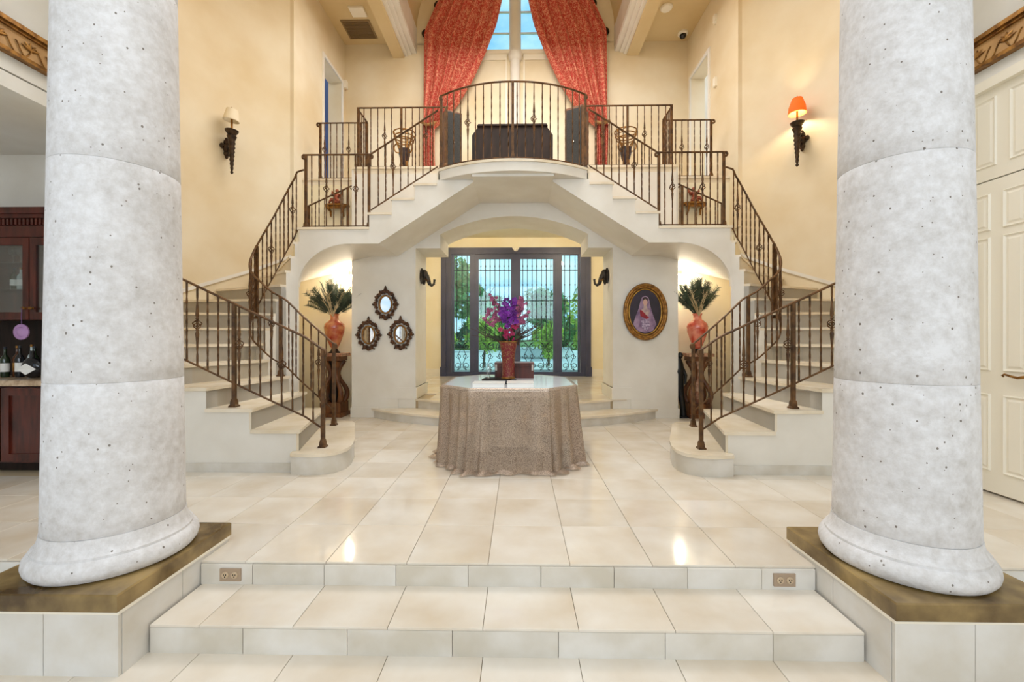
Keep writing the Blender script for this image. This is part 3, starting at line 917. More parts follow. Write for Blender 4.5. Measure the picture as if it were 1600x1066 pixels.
# bridge with curved front
br = thing('bridge_landing', (0, 5.9, 3.33), 'curved front bridge joining the two flights above the arched passage', 'bridge')
RB, YC = 1.72, 7.05
def bridge_arc(r, n=28, h=0.985):
    am = math.asin(h / r)
    return [(r * sin(-am + 2 * am * i / n), YC - r * cos(-am + 2 * am * i / n)) for i in range(n + 1)]
MB().prism_xy(bridge_arc(RB - 0.02, h=0.99) + [(0.99, YW - 0.001), (-0.99, YW - 0.001)], 3.362, ZB - 0.03).prism_xy([(-0.53, 5.455), (0.53, 5.455), (0.53, YW - 0.001), (-0.53, YW - 0.001)], 3.33, 3.365).build('slab', M_PLASTER, br, 30)
MB().prism_xy(bridge_arc(RB, h=1.0) + [(1.0, 6.62), (-1.0, 6.62)], ZB - 0.03, ZB).build('paving', M_TREADSTONE, br, 30)
MB().box(-0.99, 0.99, 6.34, 6.64, ZB, ZB + R).build('tread', M_TREADSTONE, br)

# ------------------------------------------------------------------ railings
def baluster_mesh():
    mb = MB(); n = 17; w = 0.0065
    vs = []; fs_ = []
    for i in range(n):
        t = i / (n - 1)
        a = pi * 3 * min(1, max(0, (t - 0.12) / 0.76)) + pi / 4
        for k in range(4):
            b = a + pi / 2 * k
            vs.append((w * 1.414 * cos(b), w * 1.414 * sin(b), t))
    for i in range(n - 1):
        for k in range(4):
            j = (k + 1) % 4
            fs_.append((4 * i + k, 4 * i + j, 4 * i + 4 + j, 4 * i + 4 + k))
    mb.add(vs, fs_)
    me = mb.mesh('baluster', 0); me.materials.append(M_IRON)
    return me
BAL = baluster_mesh()
def basket_mesh():
    mb = MB()
    for k in range(4):
        p = []
        for i in range(11):
            t = i / 10
            a = pi / 2 * k + pi * 1.1 * t
            p.append((0.034 * sin(pi * t) * cos(a) + 0.004 * cos(a), 0.034 * sin(pi * t) * sin(a) + 0.004 * sin(a), -0.045 + 0.09 * t))
        mb.tube(p, 0.0055, 5)
    mb.lathe([(0.013, -0.062), (0.016, -0.054), (0.011, -0.046)], 8).lathe([(0.011, 0.046), (0.016, 0.054), (0.013, 0.062)], 8)
    mb.lathe([(0.007, -0.22), (0.016, -0.09), (0.010, -0.062)], 8).lathe([(0.010, 0.062), (0.016, 0.09), (0.007, 0.22)], 8)
    me = mb.mesh('basket', 50); me.materials.append(M_IRON)
    return me
BASK = basket_mesh()
POSTM = MB().box(-0.016, 0.016, -0.016, 0.016, 0, 1).mesh('post'); POSTM.materials.append(M_IRON)
FOOTM = MB().lathe([(0.05, 0), (0.05, 0.012), (0.036, 0.022), (0.034, 0.05), (0.027, 0.075)], 4).xf(Matrix.Rotation(pi / 4, 4, 'Z')).mesh('post_foot'); FOOTM.materials.append(M_IRON)

def resample(path, step):
    P = [Vector(p) for p in path]
    d = [0]
    for i in range(1, len(P)):
        d.append(d[-1] + (P[i] - P[i - 1]).length)
    def at(t):
        t = max(0, min(d[-1], t))
        for i in range(1, len(P)):
            if t <= d[i] + 1e-9:
                u = (t - d[i - 1]) / max(1e-9, d[i] - d[i - 1])
                return P[i - 1].lerp(P[i], u)
        return P[-1]
    return at, d[-1]

def volute(mb, p, d, r=0.03, tr=0.016):
    # the curled end of a handrail: p end point, d unit direction it points to, curling downwards
    q = []
    for i in range(10):
        a = i / 9 * pi * 1.35
        rr = r * (1 - 0.35 * i / 9)
        q.append((p[0] + d[0] * rr * sin(a), p[1] + d[1] * rr * sin(a), p[2] - r + rr * cos(a)))
    mb.tube(q, [tr] * 7 + [tr * 0.9, tr * 0.8, tr * 0.6], 8)

def railing(path, label, loc=None, s=1, h=0.92, gap=0.105, posts=(), bask=None, ends=(1, 1), bot=0.09, group='iron balustrades', hr=0.0145, flatrail=None, name='iron_railing', bottom=True):
    """path: (x, y, z) foot line; z is the floor or nosing line; posts: (distance along, floor z)"""
    path = [(x * s, y, z) for x, y, z in path]
    at, ln = resample(path, 0.1)
    p0 = at(ln / 2)
    t = thing(name, (p0.x, p0.y, min(p[2] for p in path)), label, 'railing', group)
    n = max(2, int(ln / 0.05))
    pts = [at(ln * i / n) for i in range(n + 1)]
    if flatrail:
        n2 = None
    hand = MB()
    hp = [(p.x, p.y, p.z + h) for p in pts]
    hand.tube(hp, hr, 8, flat=0.8, up=(0, 0, 1))
    for e, (i, j) in zip(ends, ((0, 1), (-1, -2))):
        if e:
            a, b = Vector(hp[i]), Vector(hp[j])
            dv = (a - b); dv.z = 0; dv.normalize()
            volute(hand, (a.x, a.y, a.z), (dv.x, dv.y))
    hand.build('handrail', M_IRON, t, 50)
    if bottom:
        MB().tube([(p.x, p.y, p.z + bot) for p in pts], 0.010, 4, up=(0, 0, 1)).build('bottom_rail', M_IRON, t)
    pd = [q[0] for q in posts]
    m = max(1, round(ln / gap))
    kb = 0
    for i in range(1, m):
        x = ln * i / m
        if any(abs(x - d_) < gap * 0.45 for d_ in pd):
            continue
        p = at(x)
        hh = h - bot if bottom else h
        zb = p.z + (bot if bottom else 0)
        o = inst('baluster', BAL, t, (p.x, p.y, zb), (1, 1, hh))
        kb += 1
        if bask and kb % bask[0] == bask[1]:
            b = bpy.data.objects.new('basket', BASK); COL.objects.link(b)
            b.parent = o; b.location = (0, 0, 0.52); b.scale = (1, 1, 1 / hh)
    for d_, fz in posts:
        p = at(d_)
        zt = p.z + h
        o = inst('post', POSTM, t, (p.x, p.y, fz), (1, 1, zt - fz))
        f = bpy.data.objects.new('post_foot', FOOTM); COL.objects.link(f)
        f.parent = o; f.scale = (1, 1, 1 / (zt - fz))
    return t

# nosing line on the inner side
def inner_rail_path():
    r = 0.34; y0 = CI[1] - r
    nz = [(-2.14, 0.27)] + [(INP[k], R * k + 0.02) for k in (2, 3, 4)]
    pts = [(x, y0, z) for x, z in nz]
    ang = [0] + [INA[k] for k in range(5, 15)]
    zz = [R * 4.55] + [R * k + 0.02 for k in range(5, 14)] + [R * 13.35]
    ang[-1] = 172
    arcs = []
    for i in range(len(ang) - 1):
        for j in range(6):
            u = j / 6
            arcs.append([ang[i] + (ang[i + 1] - ang[i]) * u, zz[i] + (zz[i + 1] - zz[i]) * u])
    arcs.append([ang[-1], zz[-1]])
    # even the slope out
    for _ in range(60):
        z2 = [a[1] for a in arcs]
        for i in range(1, len(arcs) - 1):
            arcs[i][1] = 0.5 * z2[i] + 0.25 * (z2[i - 1] + z2[i + 1])
    for a, z in arcs:
        pts.append((CI[0] - 0.45 * sin(radians(a)), CI[1] - r * cos(radians(a)), z))
    pts.append((-2.85, CI[1] + r, R * 13.5))
    return pts
for s in (1, -1):
    sd = side(s)
    ip = inner_rail_path()
    at, ln = resample([(x, y, z) for x, y, z in ip], 0.1)
    def dist_at_x(xv, maxd=1.2):
        k = 0
        while k < maxd and at(k).x > xv:
            k += 0.01
        return k
    railing(ip, 'winding iron railing on the inner curve of the %s staircase' % sd, s=s, h=0.90, gap=0.125,
            posts=((0.0, R), (dist_at_x(-2.78), R * 4), (ln * 0.60, at(ln * 0.60).z - 0.05)), bask=(5, 2), ends=(1, 0), bot=0.10)
    fp = [(-1.80, 4.02, 0.27), (-1.96, 4.0, 0.39), (-2.405, 3.985, 0.60), (-2.83, 3.985, 0.80), (-3.30, 3.99, 1.02)]
    railing(fp, 'straight iron railing at the foot of the %s staircase, nearest the camera' % sd, s=s, h=0.86, gap=0.112,
            posts=((0.0, R), (0.95, R * 3)), bask=(4, 0), ends=(1, 0), bot=0.10)
    railing([(-2.84, 5.70, ZL), (-1.935, 5.70, ZL)], 'level iron railing with two volutes on the %s landing' % sd, s=s, h=1.0, gap=0.104,
            posts=((0.02, ZL), (0.885, ZL)), bask=(4, 3), ends=(1, 1), bot=0.03)
    railing([(-1.93, 5.70, ZL + R + 0.02), (-1.02, 5.70, ZB + 0.02)], 'sloping iron railing between the %s landing and the bridge' % sd, s=s, h=0.79, gap=0.125,
            posts=(), bask=(6, 3), ends=(0, 0), bot=0.03)
    railing([(-1.05, YW + 0.06, ZBAL), (-2.47, YW + 0.06, ZBAL)], 'level iron railing on the balcony edge %s of the bridge' % sd, s=s, h=0.96, gap=0.108,
            posts=((0.02, ZBAL), (0.72, ZBAL), (1.40, ZBAL)), bask=(5, 3), ends=(0, 0), bot=0.03)
    railing([(-2.47, YW + 0.10, ZBAL), (-2.47, YS + 0.03, ZBAL)], 'short iron return railing at the %s corner of the balcony' % sd, s=s, h=0.96, gap=0.075,
            posts=(), bask=None, ends=(0, 0), bot=0.03)
    railing([(-2.48, YS + 0.05, ZBAL), (-3.30, YS + 0.05, ZBAL)], 'iron railing on the balcony edge by the upper %s doorway' % sd, s=s, h=0.96, gap=0.108,
            posts=((0.0, ZBAL), (0.79, ZBAL)), bask=(4, 3), ends=(0, 1), bot=0.03)
    railing([(-3.22, 6.50, ZL - 0.02), (-2.55, 6.60, ZL + 0.34)], 'short sloping handrail at the back of the %s landing' % sd, s=s, h=0.56, gap=0.15,
            posts=((0.04, ZL - 0.02), (0.70, ZL)), bask=None, ends=(0, 1), bot=0.06, bottom=False)
arc = [(x, y, ZB) for x, y in bridge_arc(RB - 0.05, 28, 0.97)]
_, ln = resample(arc, 0.1)
railing(arc, 'bowed iron railing across the bridge over the entrance arch', h=1.0, gap=0.11, posts=((0.0, ZB), (ln / 2, ZB), (ln, ZB)), bask=(8, 4), ends=(1, 1), bot=0.03)

# ------------------------------------------------------------------ entrance door with iron grilles
YD = 10.4
door = thing('door_1', (0, YD, 0.29), 'dark framed glazed entrance door with iron grilles and sidelights', 'door', kind='structure')
fr = MB()
for s in (1, -1):
    fr.s = 1
    fr.box(s * 1.76 if s < 0 else 1.585, -1.585 if s < 0 else 1.76, YD - 0.02, YD + 0.12, 0.381, 3.299)
fr.box(-0.03, 0.03, YD - 0.01, YD + 0.1, 0.381, 3.299).box(-1.10, -1.0, YD - 0.01, YD + 0.1, 0.381, 3.299).box(1.0, 1.10, YD - 0.01, YD + 0.1, 0.381, 3.299)
fr.box(-1.76, 1.76, YD - 0.02, YD + 0.12, 3.30, 3.456).box(-1.76, 1.76, YD - 0.02, YD + 0.12, 0.29, 0.38)
fr.build('frame', M_DOORFR, door)
for s in (1, -1):
    MB(s).box(-1.84, -1.72, YD - 0.05, YD - 0.021, 0.521, 3.30).build('casing', M_DOORFR, door)
    MB(s).box(-1.86, -1.70, YD - 0.07, YD - 0.021, 0.29, 0.52).build('casing_block', M_DOORFR, door)
def spiral(cx, cz, r, a0, turns, n=22, flip=1, y=YD + 0.02):
    p = []
    for i in range(n):
        t = i / (n - 1)
        a = a0 + flip * turns * 2 * pi * t
        rr = r * (1 - 0.78 * t)
        p.append((cx + rr * cos(a), y, cz + rr * sin(a)))
    return p
def leaf(xa, xb, ztop, nm, stile):
    za = 0.40
    f = MB()
    f.box(xa - stile, xa, YD + 0.0, YD + 0.07, 0.36, ztop + stile * 1.1).box(xb, xb + stile, YD, YD + 0.07, 0.36, ztop + stile * 1.1)
    f.box(xa, xb, YD, YD + 0.07, ztop, ztop + stile * 1.1).box(xa, xb, YD, YD + 0.07, 0.36, za)
    lf = f.build(nm, M_DOORFR, door)
    MB().box(xa, xb, YD + 0.045, YD + 0.052, za, ztop).build('pane', M_GLASS, lf)
    n = max(3, round((xb - xa) / 0.117))
    for i in range(n):
        x = xa + (xb - xa) * (i + 0.5) / n
        b = MB().tube([(x, YD + 0.02, 1.155), (x, YD + 0.02, ztop)], 0.0085, 6)
        for z in (2.9, 2.54, 2.15, 1.75):
            b.ball((x, YD + 0.02, z), 0.019, 6, 5)
        for z in (3.0, 2.25, 2.06):
            b.lathe([(0.006, -0.05), (0.015, 0), (0.006, 0.05)], 6, (x, YD + 0.02, z))
        b.build('grille_bar', M_IRONDK, lf)
    for z in (2.9, 2.15, 1.155, 0.43):
        MB().box(xa, xb, YD + 0.012, YD + 0.026, z - 0.008, z + 0.008).build('grille_rail', M_IRONDK, lf)
    w = xb - xa; xm = (xa + xb) / 2
    k = 1 if w < 0.6 else 2
    for j in range(k):
        c = xa + w * (j + 0.5) / k; q = w / k / 2
        r = min(0.11, q * 0.48)
        for sg in (1, -1):
            sc = MB()
            sc.tube(spiral(c + sg * (q - r * 0.9), 1.02, r, pi / 2, 1.25, flip=sg), 0.009, 5)
            sc.tube(spiral(c + sg * (q - r * 0.9), 0.54, r, -pi / 2, 1.25, flip=-sg), 0.009, 5)
            sc.tube([(c + sg * (q - r * 0.9) - sg * 0.0, YD + 0.02, 1.02 + r), (c - sg * 0.02 + sg * q * 0.1, YD + 0.02, 1.02), (c + sg * q * 0.55, YD + 0.02, 0.80), (c + sg * q * 0.1, YD + 0.02, 0.58), (c + sg * (q - r * 0.9), YD + 0.02, 0.54 - r)], 0.009, 5)
            sc.tube(spiral(c + sg * q * 0.42, 0.78, r * 0.7, 0 if sg > 0 else pi, 1.2, flip=-sg), 0.008, 5)
            sc.build('grille_scroll', M_IRONDK, lf)
    return lf
leaf(-1.585 + 0.06, -1.135, 3.27, 'sidelight', 0.05)
leaf(1.135, 1.585 - 0.06, 3.27, 'sidelight', 0.05)
for a, b in ((-0.92, -0.115), (0.115, 0.92)):
    lf = leaf(a, b, 3.18, 'door_leaf', 0.105)
    hx = -0.06 if a < 0 else 0.06
    MB().box(hx - 0.02, hx + 0.02, YD - 0.03, YD, 1.05, 1.35).tube([(hx, YD - 0.02, 1.22), (hx, YD - 0.08, 1.22), (hx + (-0.1 if a < 0 else 0.1), YD - 0.08, 1.22)], 0.012, 6).build('door_handle', M_BRONZE, lf)
lampm = MB().prism_xz([(-0.085, 3.44), (0.085, 3.44), (0.03, 3.36), (-0.03, 3.36)], YD - 0.09, YD - 0.02).ball((0, YD - 0.08, 3.39), 0.035, 10, 6)
lampm.build('door_sensor', M_TRIMW, None, 40, label='small white motion sensor over the middle of the entrance door', cat='sensor')

# ------------------------------------------------------------------ outside: forecourt, hedges, trees
M_PAVE = mat('forecourt_paving', '#cfd6d2', '#b9c3bd', 0.7, 0.7)
M_GRASS = mat('lawn', '#5b7f3a', '#46692c', 2.0, 0.9)
struct(MB().box(-30, 30, 10.7, 34, -0.2, 0.2), 'ground', M_PAVE)
struct(MB().box(-90, 90, 34, 150, -0.2, 0.3), 'ground_lawn', M_GRASS)
def leafmat(n, a, b):
    return mat(n, a, b, 3.0, 0.6, coords='world', lo=0.3, hi=0.7)
LEAF = {'y': leafmat('leaf_yellow', '#c0d84a', '#86b33a'), 'g': leafmat('leaf_green', '#6aa860', '#3f7f4a'), 'd': leafmat('leaf_dark', '#3f7a55', '#245540')}
BARK = mat('bark', '#6f6250', '#4b4034', 6, 0.9)
def foliage(c, rad, n, m, parent, size=0.12, name='foliage'):
    rnd = random.Random(hash((round(c[0], 2), round(c[1], 2), n)) & 0xffff)
    mb = MB()
    blobs = [(Vector((rnd.uniform(-0.55, 0.55), rnd.uniform(-0.55, 0.55), rnd.uniform(-0.55, 0.55))), rnd.uniform(0.35, 0.6)) for _ in range(9)]
    for _ in range(n):
        b, r = rnd.choice(blobs)
        d = Vector((rnd.gauss(0, 1), rnd.gauss(0, 1), rnd.gauss(0, 1))).normalized() * r * rnd.uniform(0.7, 1.02)
        p = b + d
        p = Vector((c[0] + p.x * rad[0], c[1] + p.y * rad[1], c[2] + p.z * rad[2]))
        u = Vector((rnd.gauss(0, 1), rnd.gauss(0, 1), rnd.gauss(0, 1))).normalized()
        w = u.cross(Vector((rnd.gauss(0, 1), rnd.gauss(0, 1), rnd.gauss(0, 1)))).normalized()
        sz = size * rnd.uniform(0.6, 1.3)
        mb.add([p - u * sz, p + w * sz * 0.4, p + u * sz, p - w * sz * 0.4], [(0, 1, 2, 3)])
    return mb.build(name, m, parent)
def tree(x, y, h, rad, key, label, n=1500, size=0.16, trunk=0.12, cat='tree', group=None, z0=0.2, name='garden_tree'):
    t = thing(name, (x, y, z0), label, cat, group)
    rnd = random.Random(int(x * 100 + y))
    mb = MB().tube([(x, y, z0), (x + 0.05, y, z0 + (h - rad[2]) * 0.6), (x - 0.04, y + 0.03, z0 + h - rad[2])], [trunk, trunk * 0.75, trunk * 0.5], 8)
    for k in range(5):
        a = k * 1.26
        mb.tube([(x - 0.02, y, z0 + (h - rad[2]) * 0.8), (x + cos(a) * rad[0] * 0.3, y + sin(a) * rad[1] * 0.3, z0 + h - rad[2] * 0.8), (x + cos(a) * rad[0] * 0.55, y + sin(a) * rad[1] * 0.55, z0 + h - rad[2] * 0.4)], [trunk * 0.5, trunk * 0.3, 0.02], 6)
    mb.build('trunk', BARK, t, 50)
    foliage((x, y, z0 + h - rad[2]), rad, n, LEAF[key], t, size)
    return t
for x, y, h, r, k, lab in (
        (-2.6, 13.2, 2.2, (0.85, 0.7, 0.95), 'y', 'yellow green shrub outside the far left sidelight'),
        (-1.15, 14.6, 1.9, (0.7, 0.6, 0.8), 'y', 'rounded yellow green shrub behind the left door leaf'),
        (2.35, 13.3, 2.4, (0.85, 0.7, 1.05), 'y', 'yellow green shrub outside the far right sidelight'),
        (1.15, 15.4, 1.9, (0.6, 0.6, 0.85), 'y', 'small lime shrub behind the right door leaf')):
    tree(x, y, h, r, k, lab, 1500, 0.09, 0.05, 'shrub', 'lime shrubs outside the door', name='garden_shrub')
tree(-5.2, 24, 6.4, (2.6, 2.2, 2.6), 'g', 'tall green tree seen through the left sidelight', 3000, 0.26)
tree(-2.9, 30, 5.4, (2.2, 2.0, 2.0), 'g', 'green tree seen through the left door leaf', 2500, 0.24)
tree(2.6, 33, 5.0, (2.4, 2.0, 1.9), 'g', 'rounded dark tree seen through the right door leaf', 2500, 0.24)
for i, (x, lab) in enumerate(((-10, 'clipped hedge far left beyond the forecourt'), (-3.4, 'clipped hedge beyond the left door leaf'), (3.4, 'clipped hedge beyond the right door leaf'), (10, 'clipped hedge far right beyond the forecourt'))):
    t = thing('hedge', (x, 36, 0.3), lab, 'hedge', 'hedges beyond the forecourt')
    foliage((x, 36, 1.6), (2.3, 0.9, 1.5), 2600, LEAF['d' if i % 2 else 'g'], t, 0.26)
    MB().tube([(x, 36, 0.2), (x, 36, 1.6)], 0.1, 6).build('trunk', BARK, t)
# palm at the right
t = thing('palm_tree', (4.9, 19.5, 0.2), 'drooping palm tree seen through the right sidelight', 'palm')
MB().tube([(4.9, 19.5, 0.2), (4.85, 19.5, 2.5), (4.7, 19.5, 4.7)], [0.2, 0.15, 0.13], 10).build('trunk', BARK, t, 50)
rnd = random.Random(3)
for k in range(16):
    a = k * 2.4; el = rnd.uniform(0.1, 1.0); ln_ = rnd.uniform(1.7, 2.4)
    mb = MB(); sp = []
    for i in range(9):
        u = i / 8
        sp.append(Vector((4.7 + cos(a) * ln_ * u * cos(el * 0.5), 19.5 + sin(a) * ln_ * u * cos(el * 0.5), 4.7 + ln_ * (el * u - 1.15 * u * u))))
    mb.tube([tuple(p) for p in sp], [0.025 - 0.002 * i for i in range(9)], 5)
    tang = Vector((-sin(a), cos(a), 0))
    for i in range(1, 9):
        for j in range(3):
            p = sp[i - 1].lerp(sp[i], j / 3)
            for sg in (1, -1):
                q = p + tang * sg * 0.42 * (1 - 0.5 * i / 9) + Vector((0, 0, -0.22)) + (sp[i] - sp[i - 1]) * 0.6
                mb.add([p, p + Vector((0, 0, 0.03)) + (sp[i] - sp[i - 1]) * 0.25, q], [(0, 1, 2)])
    mb.build('frond', LEAF['g'], t)
# pale garden wall / fountain basin in the forecourt
fb = thing('fountain', (1.2, 22, 0.2), 'low pale round fountain basin in the forecourt', 'fountain')
MB().lathe([(1.5, 0), (1.6, 0.1), (1.55, 0.45), (1.62, 0.5), (1.45, 0.5), (1.4, 0.3), (0.01, 0.3)], 32, (1.2, 22, 0.2), cap=False).build('basin', M_PAVE, fb, 40)
MB().lathe([(0.2, 0.2), (0.14, 0.7), (0.5, 1.05), (0.52, 1.08), (0.1, 1.0), (0.08, 1.4), (0.01, 1.45)], 20, (1.2, 22, 0.2)).build('tier', M_PAVE, fb, 40)

# ------------------------------------------------------------------ centre table
TZ = 0.775
OX = -0.02
oct_ = [(-0.375, 3.88), (0.375, 3.88), (0.675, 4.18), (0.675, 5.05), (0.375, 5.36), (-0.375, 5.36), (-0.675, 5.05), (-0.675, 4.18)]
oct_ = [(x + OX, y) for x, y in oct_]
tb = thing('centre_table', (OX, 4.62, 0), 'octagonal pedestal table with glossy top tinted with reflected sky in the middle of the hall', 'table')
def inset(poly, d):
    cx = sum(p[0] for p in poly) / len(poly); cy = sum(p[1] for p in poly) / len(poly)
    return [(p[0] + (cx - p[0]) * d / max(1e-6, math.hypot(cx - p[0], cy - p[1])), p[1] + (cy - p[1]) * d / max(1e-6, math.hypot(cx - p[0], cy - p[1]))) for p in poly]
M_TTOP = mat('sky_tinted_table_top', '#e8eef5', '#dfe7ef', 2.0, 0.1)  # pale blue of the reflected sky put into the base colour
MB().prism_xy(inset(oct_, 0.012), TZ - 0.022, TZ).build('glass_top', M_TTOP, tb)
MB().prism_xy(inset(oct_, 0.02), TZ - 0.08, TZ - 0.022).build('apron', mat('table_paint', '#e3ded6', None, rough=0.35), tb)
M_TBASE = mat('table_paint', '#e3ded6', None, rough=0.35)
MB().lathe([(0.30, 0.12), (0.26, 0.16), (0.16, 0.20), (0.12, 0.30), (0.17, 0.42), (0.20, 0.50), (0.12, 0.60), (0.16, 0.66), (0.28, 0.70)], 24, (OX, 4.62, 0)).build('pedestal', M_TBASE, tb, 40)
MB().prism_xy([(x * 0.72 + OX * 0.28, 4.62 + (y - 4.62) * 0.72) for x, y in oct_], 0.0, 0.10).build('plinth', mat('table_base_dark', '#8b7d6e', None, rough=0.4), tb)
for k in range(4):
    a = pi / 4 + k * pi / 2
    cx, cy = OX + 0.40 * cos(a), 4.62 + 0.44 * sin(a)
    MB().lathe([(0.085, 0.10), (0.085, 0.14), (0.05, 0.19), (0.045, 0.30), (0.075, 0.38), (0.05, 0.46), (0.06, 0.66), (0.08, 0.70)], 16, (cx, cy, 0)).build('leg', M_TBASE, tb, 40)
# draped cloth
def per(u):
    n = len(oct_)
    L = [math.hypot(oct_[(i + 1) % n][0] - oct_[i][0], oct_[(i + 1) % n][1] - oct_[i][1]) for i in range(n)]
    d = u * sum(L)
    for i in range(n):
        if d <= L[i] + 1e-9:
            t = d / L[i]
            a, b = oct_[i], oct_[(i + 1) % n]
            return (a[0] + (b[0] - a[0]) * t, a[1] + (b[1] - a[1]) * t, t, i)
        d -= L[i]
    return oct_[0] + (0, 0)
def cloth(u, v):
    x, y, t, i = per(u % 1.0)
    dx, dy = x - OX, y - 4.62
    r = math.hypot(dx, dy)
    nx, ny = dx / r, dy / r
    corner = (2 * abs(t - 0.5)) ** 2.2            # folds gather at the corners
    ph = u * 2 * pi
    if v < 0.05:
        q = v / 0.05
        return (x - nx * 0.035 * (1 - q), y - ny * 0.035 * (1 - q), TZ + 0.004 - 0.002 * q)
    w = (v - 0.05) / 0.95
    zz = TZ * (1 - min(1, w / 0.90))
    ph2 = ph + 0.06 * w * sin(ph * 3 + 0.5)                     # folds drift sideways as they fall
    fold = abs(sin(ph2 * 14 + 1.1 * sin(ph * 5))) ** 0.7 - 0.6 + 0.35 * sin(ph2 * 33 + 2 * sin(ph * 3))
    amp = (0.006 + 0.085 * min(1, w / 0.9) ** 0.8) * ((0.16 if i in (0, 4) else 0.55) + 0.6 * corner)
    off = 0.006 + 0.045 * w ** 1.2 + amp * fold
    if w > 0.90:
        k = (w - 0.90) / 0.10
        off += 0.075 * k * (0.6 + 0.4 * sin(ph * 6 + 1)) + 0.012 * k * sin(ph * 29)
        zz = 0.012 + 0.04 * abs(sin(ph2 * 14 + 1.1 * sin(ph * 5))) * (1 - k) + 0.006 * sin(ph * 21)
    return (x + nx * off, y + ny * off, max(0.008, zz))
mb = MB().grid(lambda u, v: cloth(u, v), 520, 48, cu=True)
mb.build('tablecloth', M_CLOTH, None, 80, label='sheer gold sequin cloth hanging around the octagonal table', cat='tablecloth')

# books, box, tray, bowl, vase, bouquet on the table
for x0, x1, y0, y1, h, rz, lab in ((-0.36, -0.055, 3.95, 4.17, 0.042, 0.02, 'pale hardback book on the table, left of the dark bowl'), (-0.035, 0.22, 3.95, 4.20, 0.045, -0.03, 'pale hardback book on the table, right of the dark bowl')):
    b = thing('book', ((x0 + x1) / 2, (y0 + y1) / 2, TZ), lab, 'book', 'books on the table')
    MB().box(x0 + 0.004, x1 - 0.004, y0 + 0.006, y1 - 0.004, TZ + 0.004, TZ + h - 0.004).build('pages', M_PAPER, b)
    MB().box(x0, x1, y0, y1, TZ, TZ + 0.004).box(x0, x1, y0, y1, TZ + h - 0.004, TZ + h).box(x0, x1, y1 - 0.004, y1, TZ, TZ + h).build('cover', mat('book_cover', '#d8d6d2', None, rough=0.4), b)
MB().lathe([(0.03, 0), (0.05, 0.004), (0.065, 0.02), (0.06, 0.024), (0.04, 0.012), (0.005, 0.01)], 20, (-0.02, 4.30, TZ)).tube([(-0.02, 4.3, TZ + 0.012), (-0.01, 4.24, TZ + 0.03), (0.05, 4.2, TZ + 0.05)], 0.008, 6).build('small_dish', M_IRONDK, None, 40, label='small black dish between the books and the red vase', cat='dish')
bx = thing('wooden_box', (0.03, 5.0, TZ), 'dark reddish wooden box with metal corners behind the red vase', 'box')
MB().box(-0.20, 0.25, 4.88, 5.12, TZ, TZ + 0.13).build('body', M_CHERRY, bx)
MB().cbox(-0.205, 0.255, 4.875, 5.125, TZ + 0.132, TZ + 0.185, 0.008).build('lid', M_CHERRY, bx)
for x in (-0.195, 0.225):
    MB().box(x, x + 0.02, 4.872, 4.885, TZ + 0.09, TZ + 0.16).build('corner_plate', mat('steel', '#b5b0a8', None, rough=0.3, metal=1), bx)
MB().prism_xy([(-0.33, 4.62), (-0.02, 4.60), (0.0, 4.86), (-0.30, 4.88)], TZ, TZ + 0.014).build('tray', M_DARKWOOD, None, 0, label='thin dark wooden tray under the red vase', cat='tray')
MB().lathe([(0.022, 0), (0.03, 0.005), (0.012, 0.03), (0.03, 0.07), (0.035, 0.11), (0.02, 0.15), (0.028, 0.17)], 14, (-0.26, 4.72, TZ + 0.014)).build('glass_ornament', M_CLEAR, None, 40, label='small clear glass ornament left of the wooden box', cat='ornament')
VX, VY, VZ = -0.04, 4.72, TZ + 0.014
v = thing('red_vase', (VX, VY, VZ), 'flared red and gold mosaic vase on the centre table', 'vase')
MB().lathe([(0.068, 0.0), (0.072, 0.01), (0.070, 0.03), (0.066, 0.10), (0.070, 0.20), (0.082, 0.32), (0.098, 0.40), (0.102, 0.415), (0.096, 0.415), (0.078, 0.32), (0.062, 0.18), (0.01, 0.16)], 32, (VX, VY, VZ), cap=False).build('body', M_VASE, v, 50)
MB().lathe([(0.075, 0.0), (0.079, 0.006), (0.075, 0.018), (0.066, 0.02)], 32, (VX, VY, VZ)).build('foot_ring', M_GOLD, v, 50)
MB().lathe([(0.099, 0.402), (0.106, 0.41), (0.104, 0.418), (0.097, 0.418)], 32, (VX, VY, VZ), cap=False).build('rim', M_GOLD, v, 50)
bq = thing('orchid_bouquet', (VX, VY, VZ + 0.40), 'bouquet of purple and magenta orchids with dark twigs in the red vase', 'flowers')
rnd = random.Random(11)
M_STEM = mat('stem_green', '#3d5530', '#2a3c22', 8, 0.6)
M_TWIG = mat('dark_twig', '#4a3430', '#2a1c1c', 8, 0.8)
FLW = [mat('orchid_purple', '#7b1f9c', '#521070', 9, 0.55), mat('orchid_magenta', '#b01e5c', '#7d0f3c', 9, 0.55), mat('orchid_mauve', '#a8587e', '#7d3458', 9, 0.6)]
def blossom(c, r, m, parent):
    mb = MB()
    ax = Vector((rnd.uniform(-0.5, 0.5), -1, rnd.uniform(-0.4, 0.6))).normalized()
    u = ax.cross(Vector((0, 0, 1))).normalized(); w = u.cross(ax)
    a0 = rnd.uniform(0, 6)
    for k in range(5):
        a = a0 + 2 * pi * k / 5
        d = u * cos(a) + w * sin(a); e = u * -sin(a) + w * cos(a)
        p = Vector(c)
        mb.add([p, p + d * r * 0.55 + e * r * 0.42 + ax * r * 0.15, p + d * r + ax * r * 0.35, p + d * r * 0.55 - e * r * 0.42 + ax * r * 0.15], [(0, 1, 2), (0, 2, 3)])
    mb.ball(tuple(Vector(c) + ax * r * 0.15), r * 0.22, 6, 4)
    mb.build('blossom', m, parent)
base = Vector((VX, VY, VZ + 0.38))
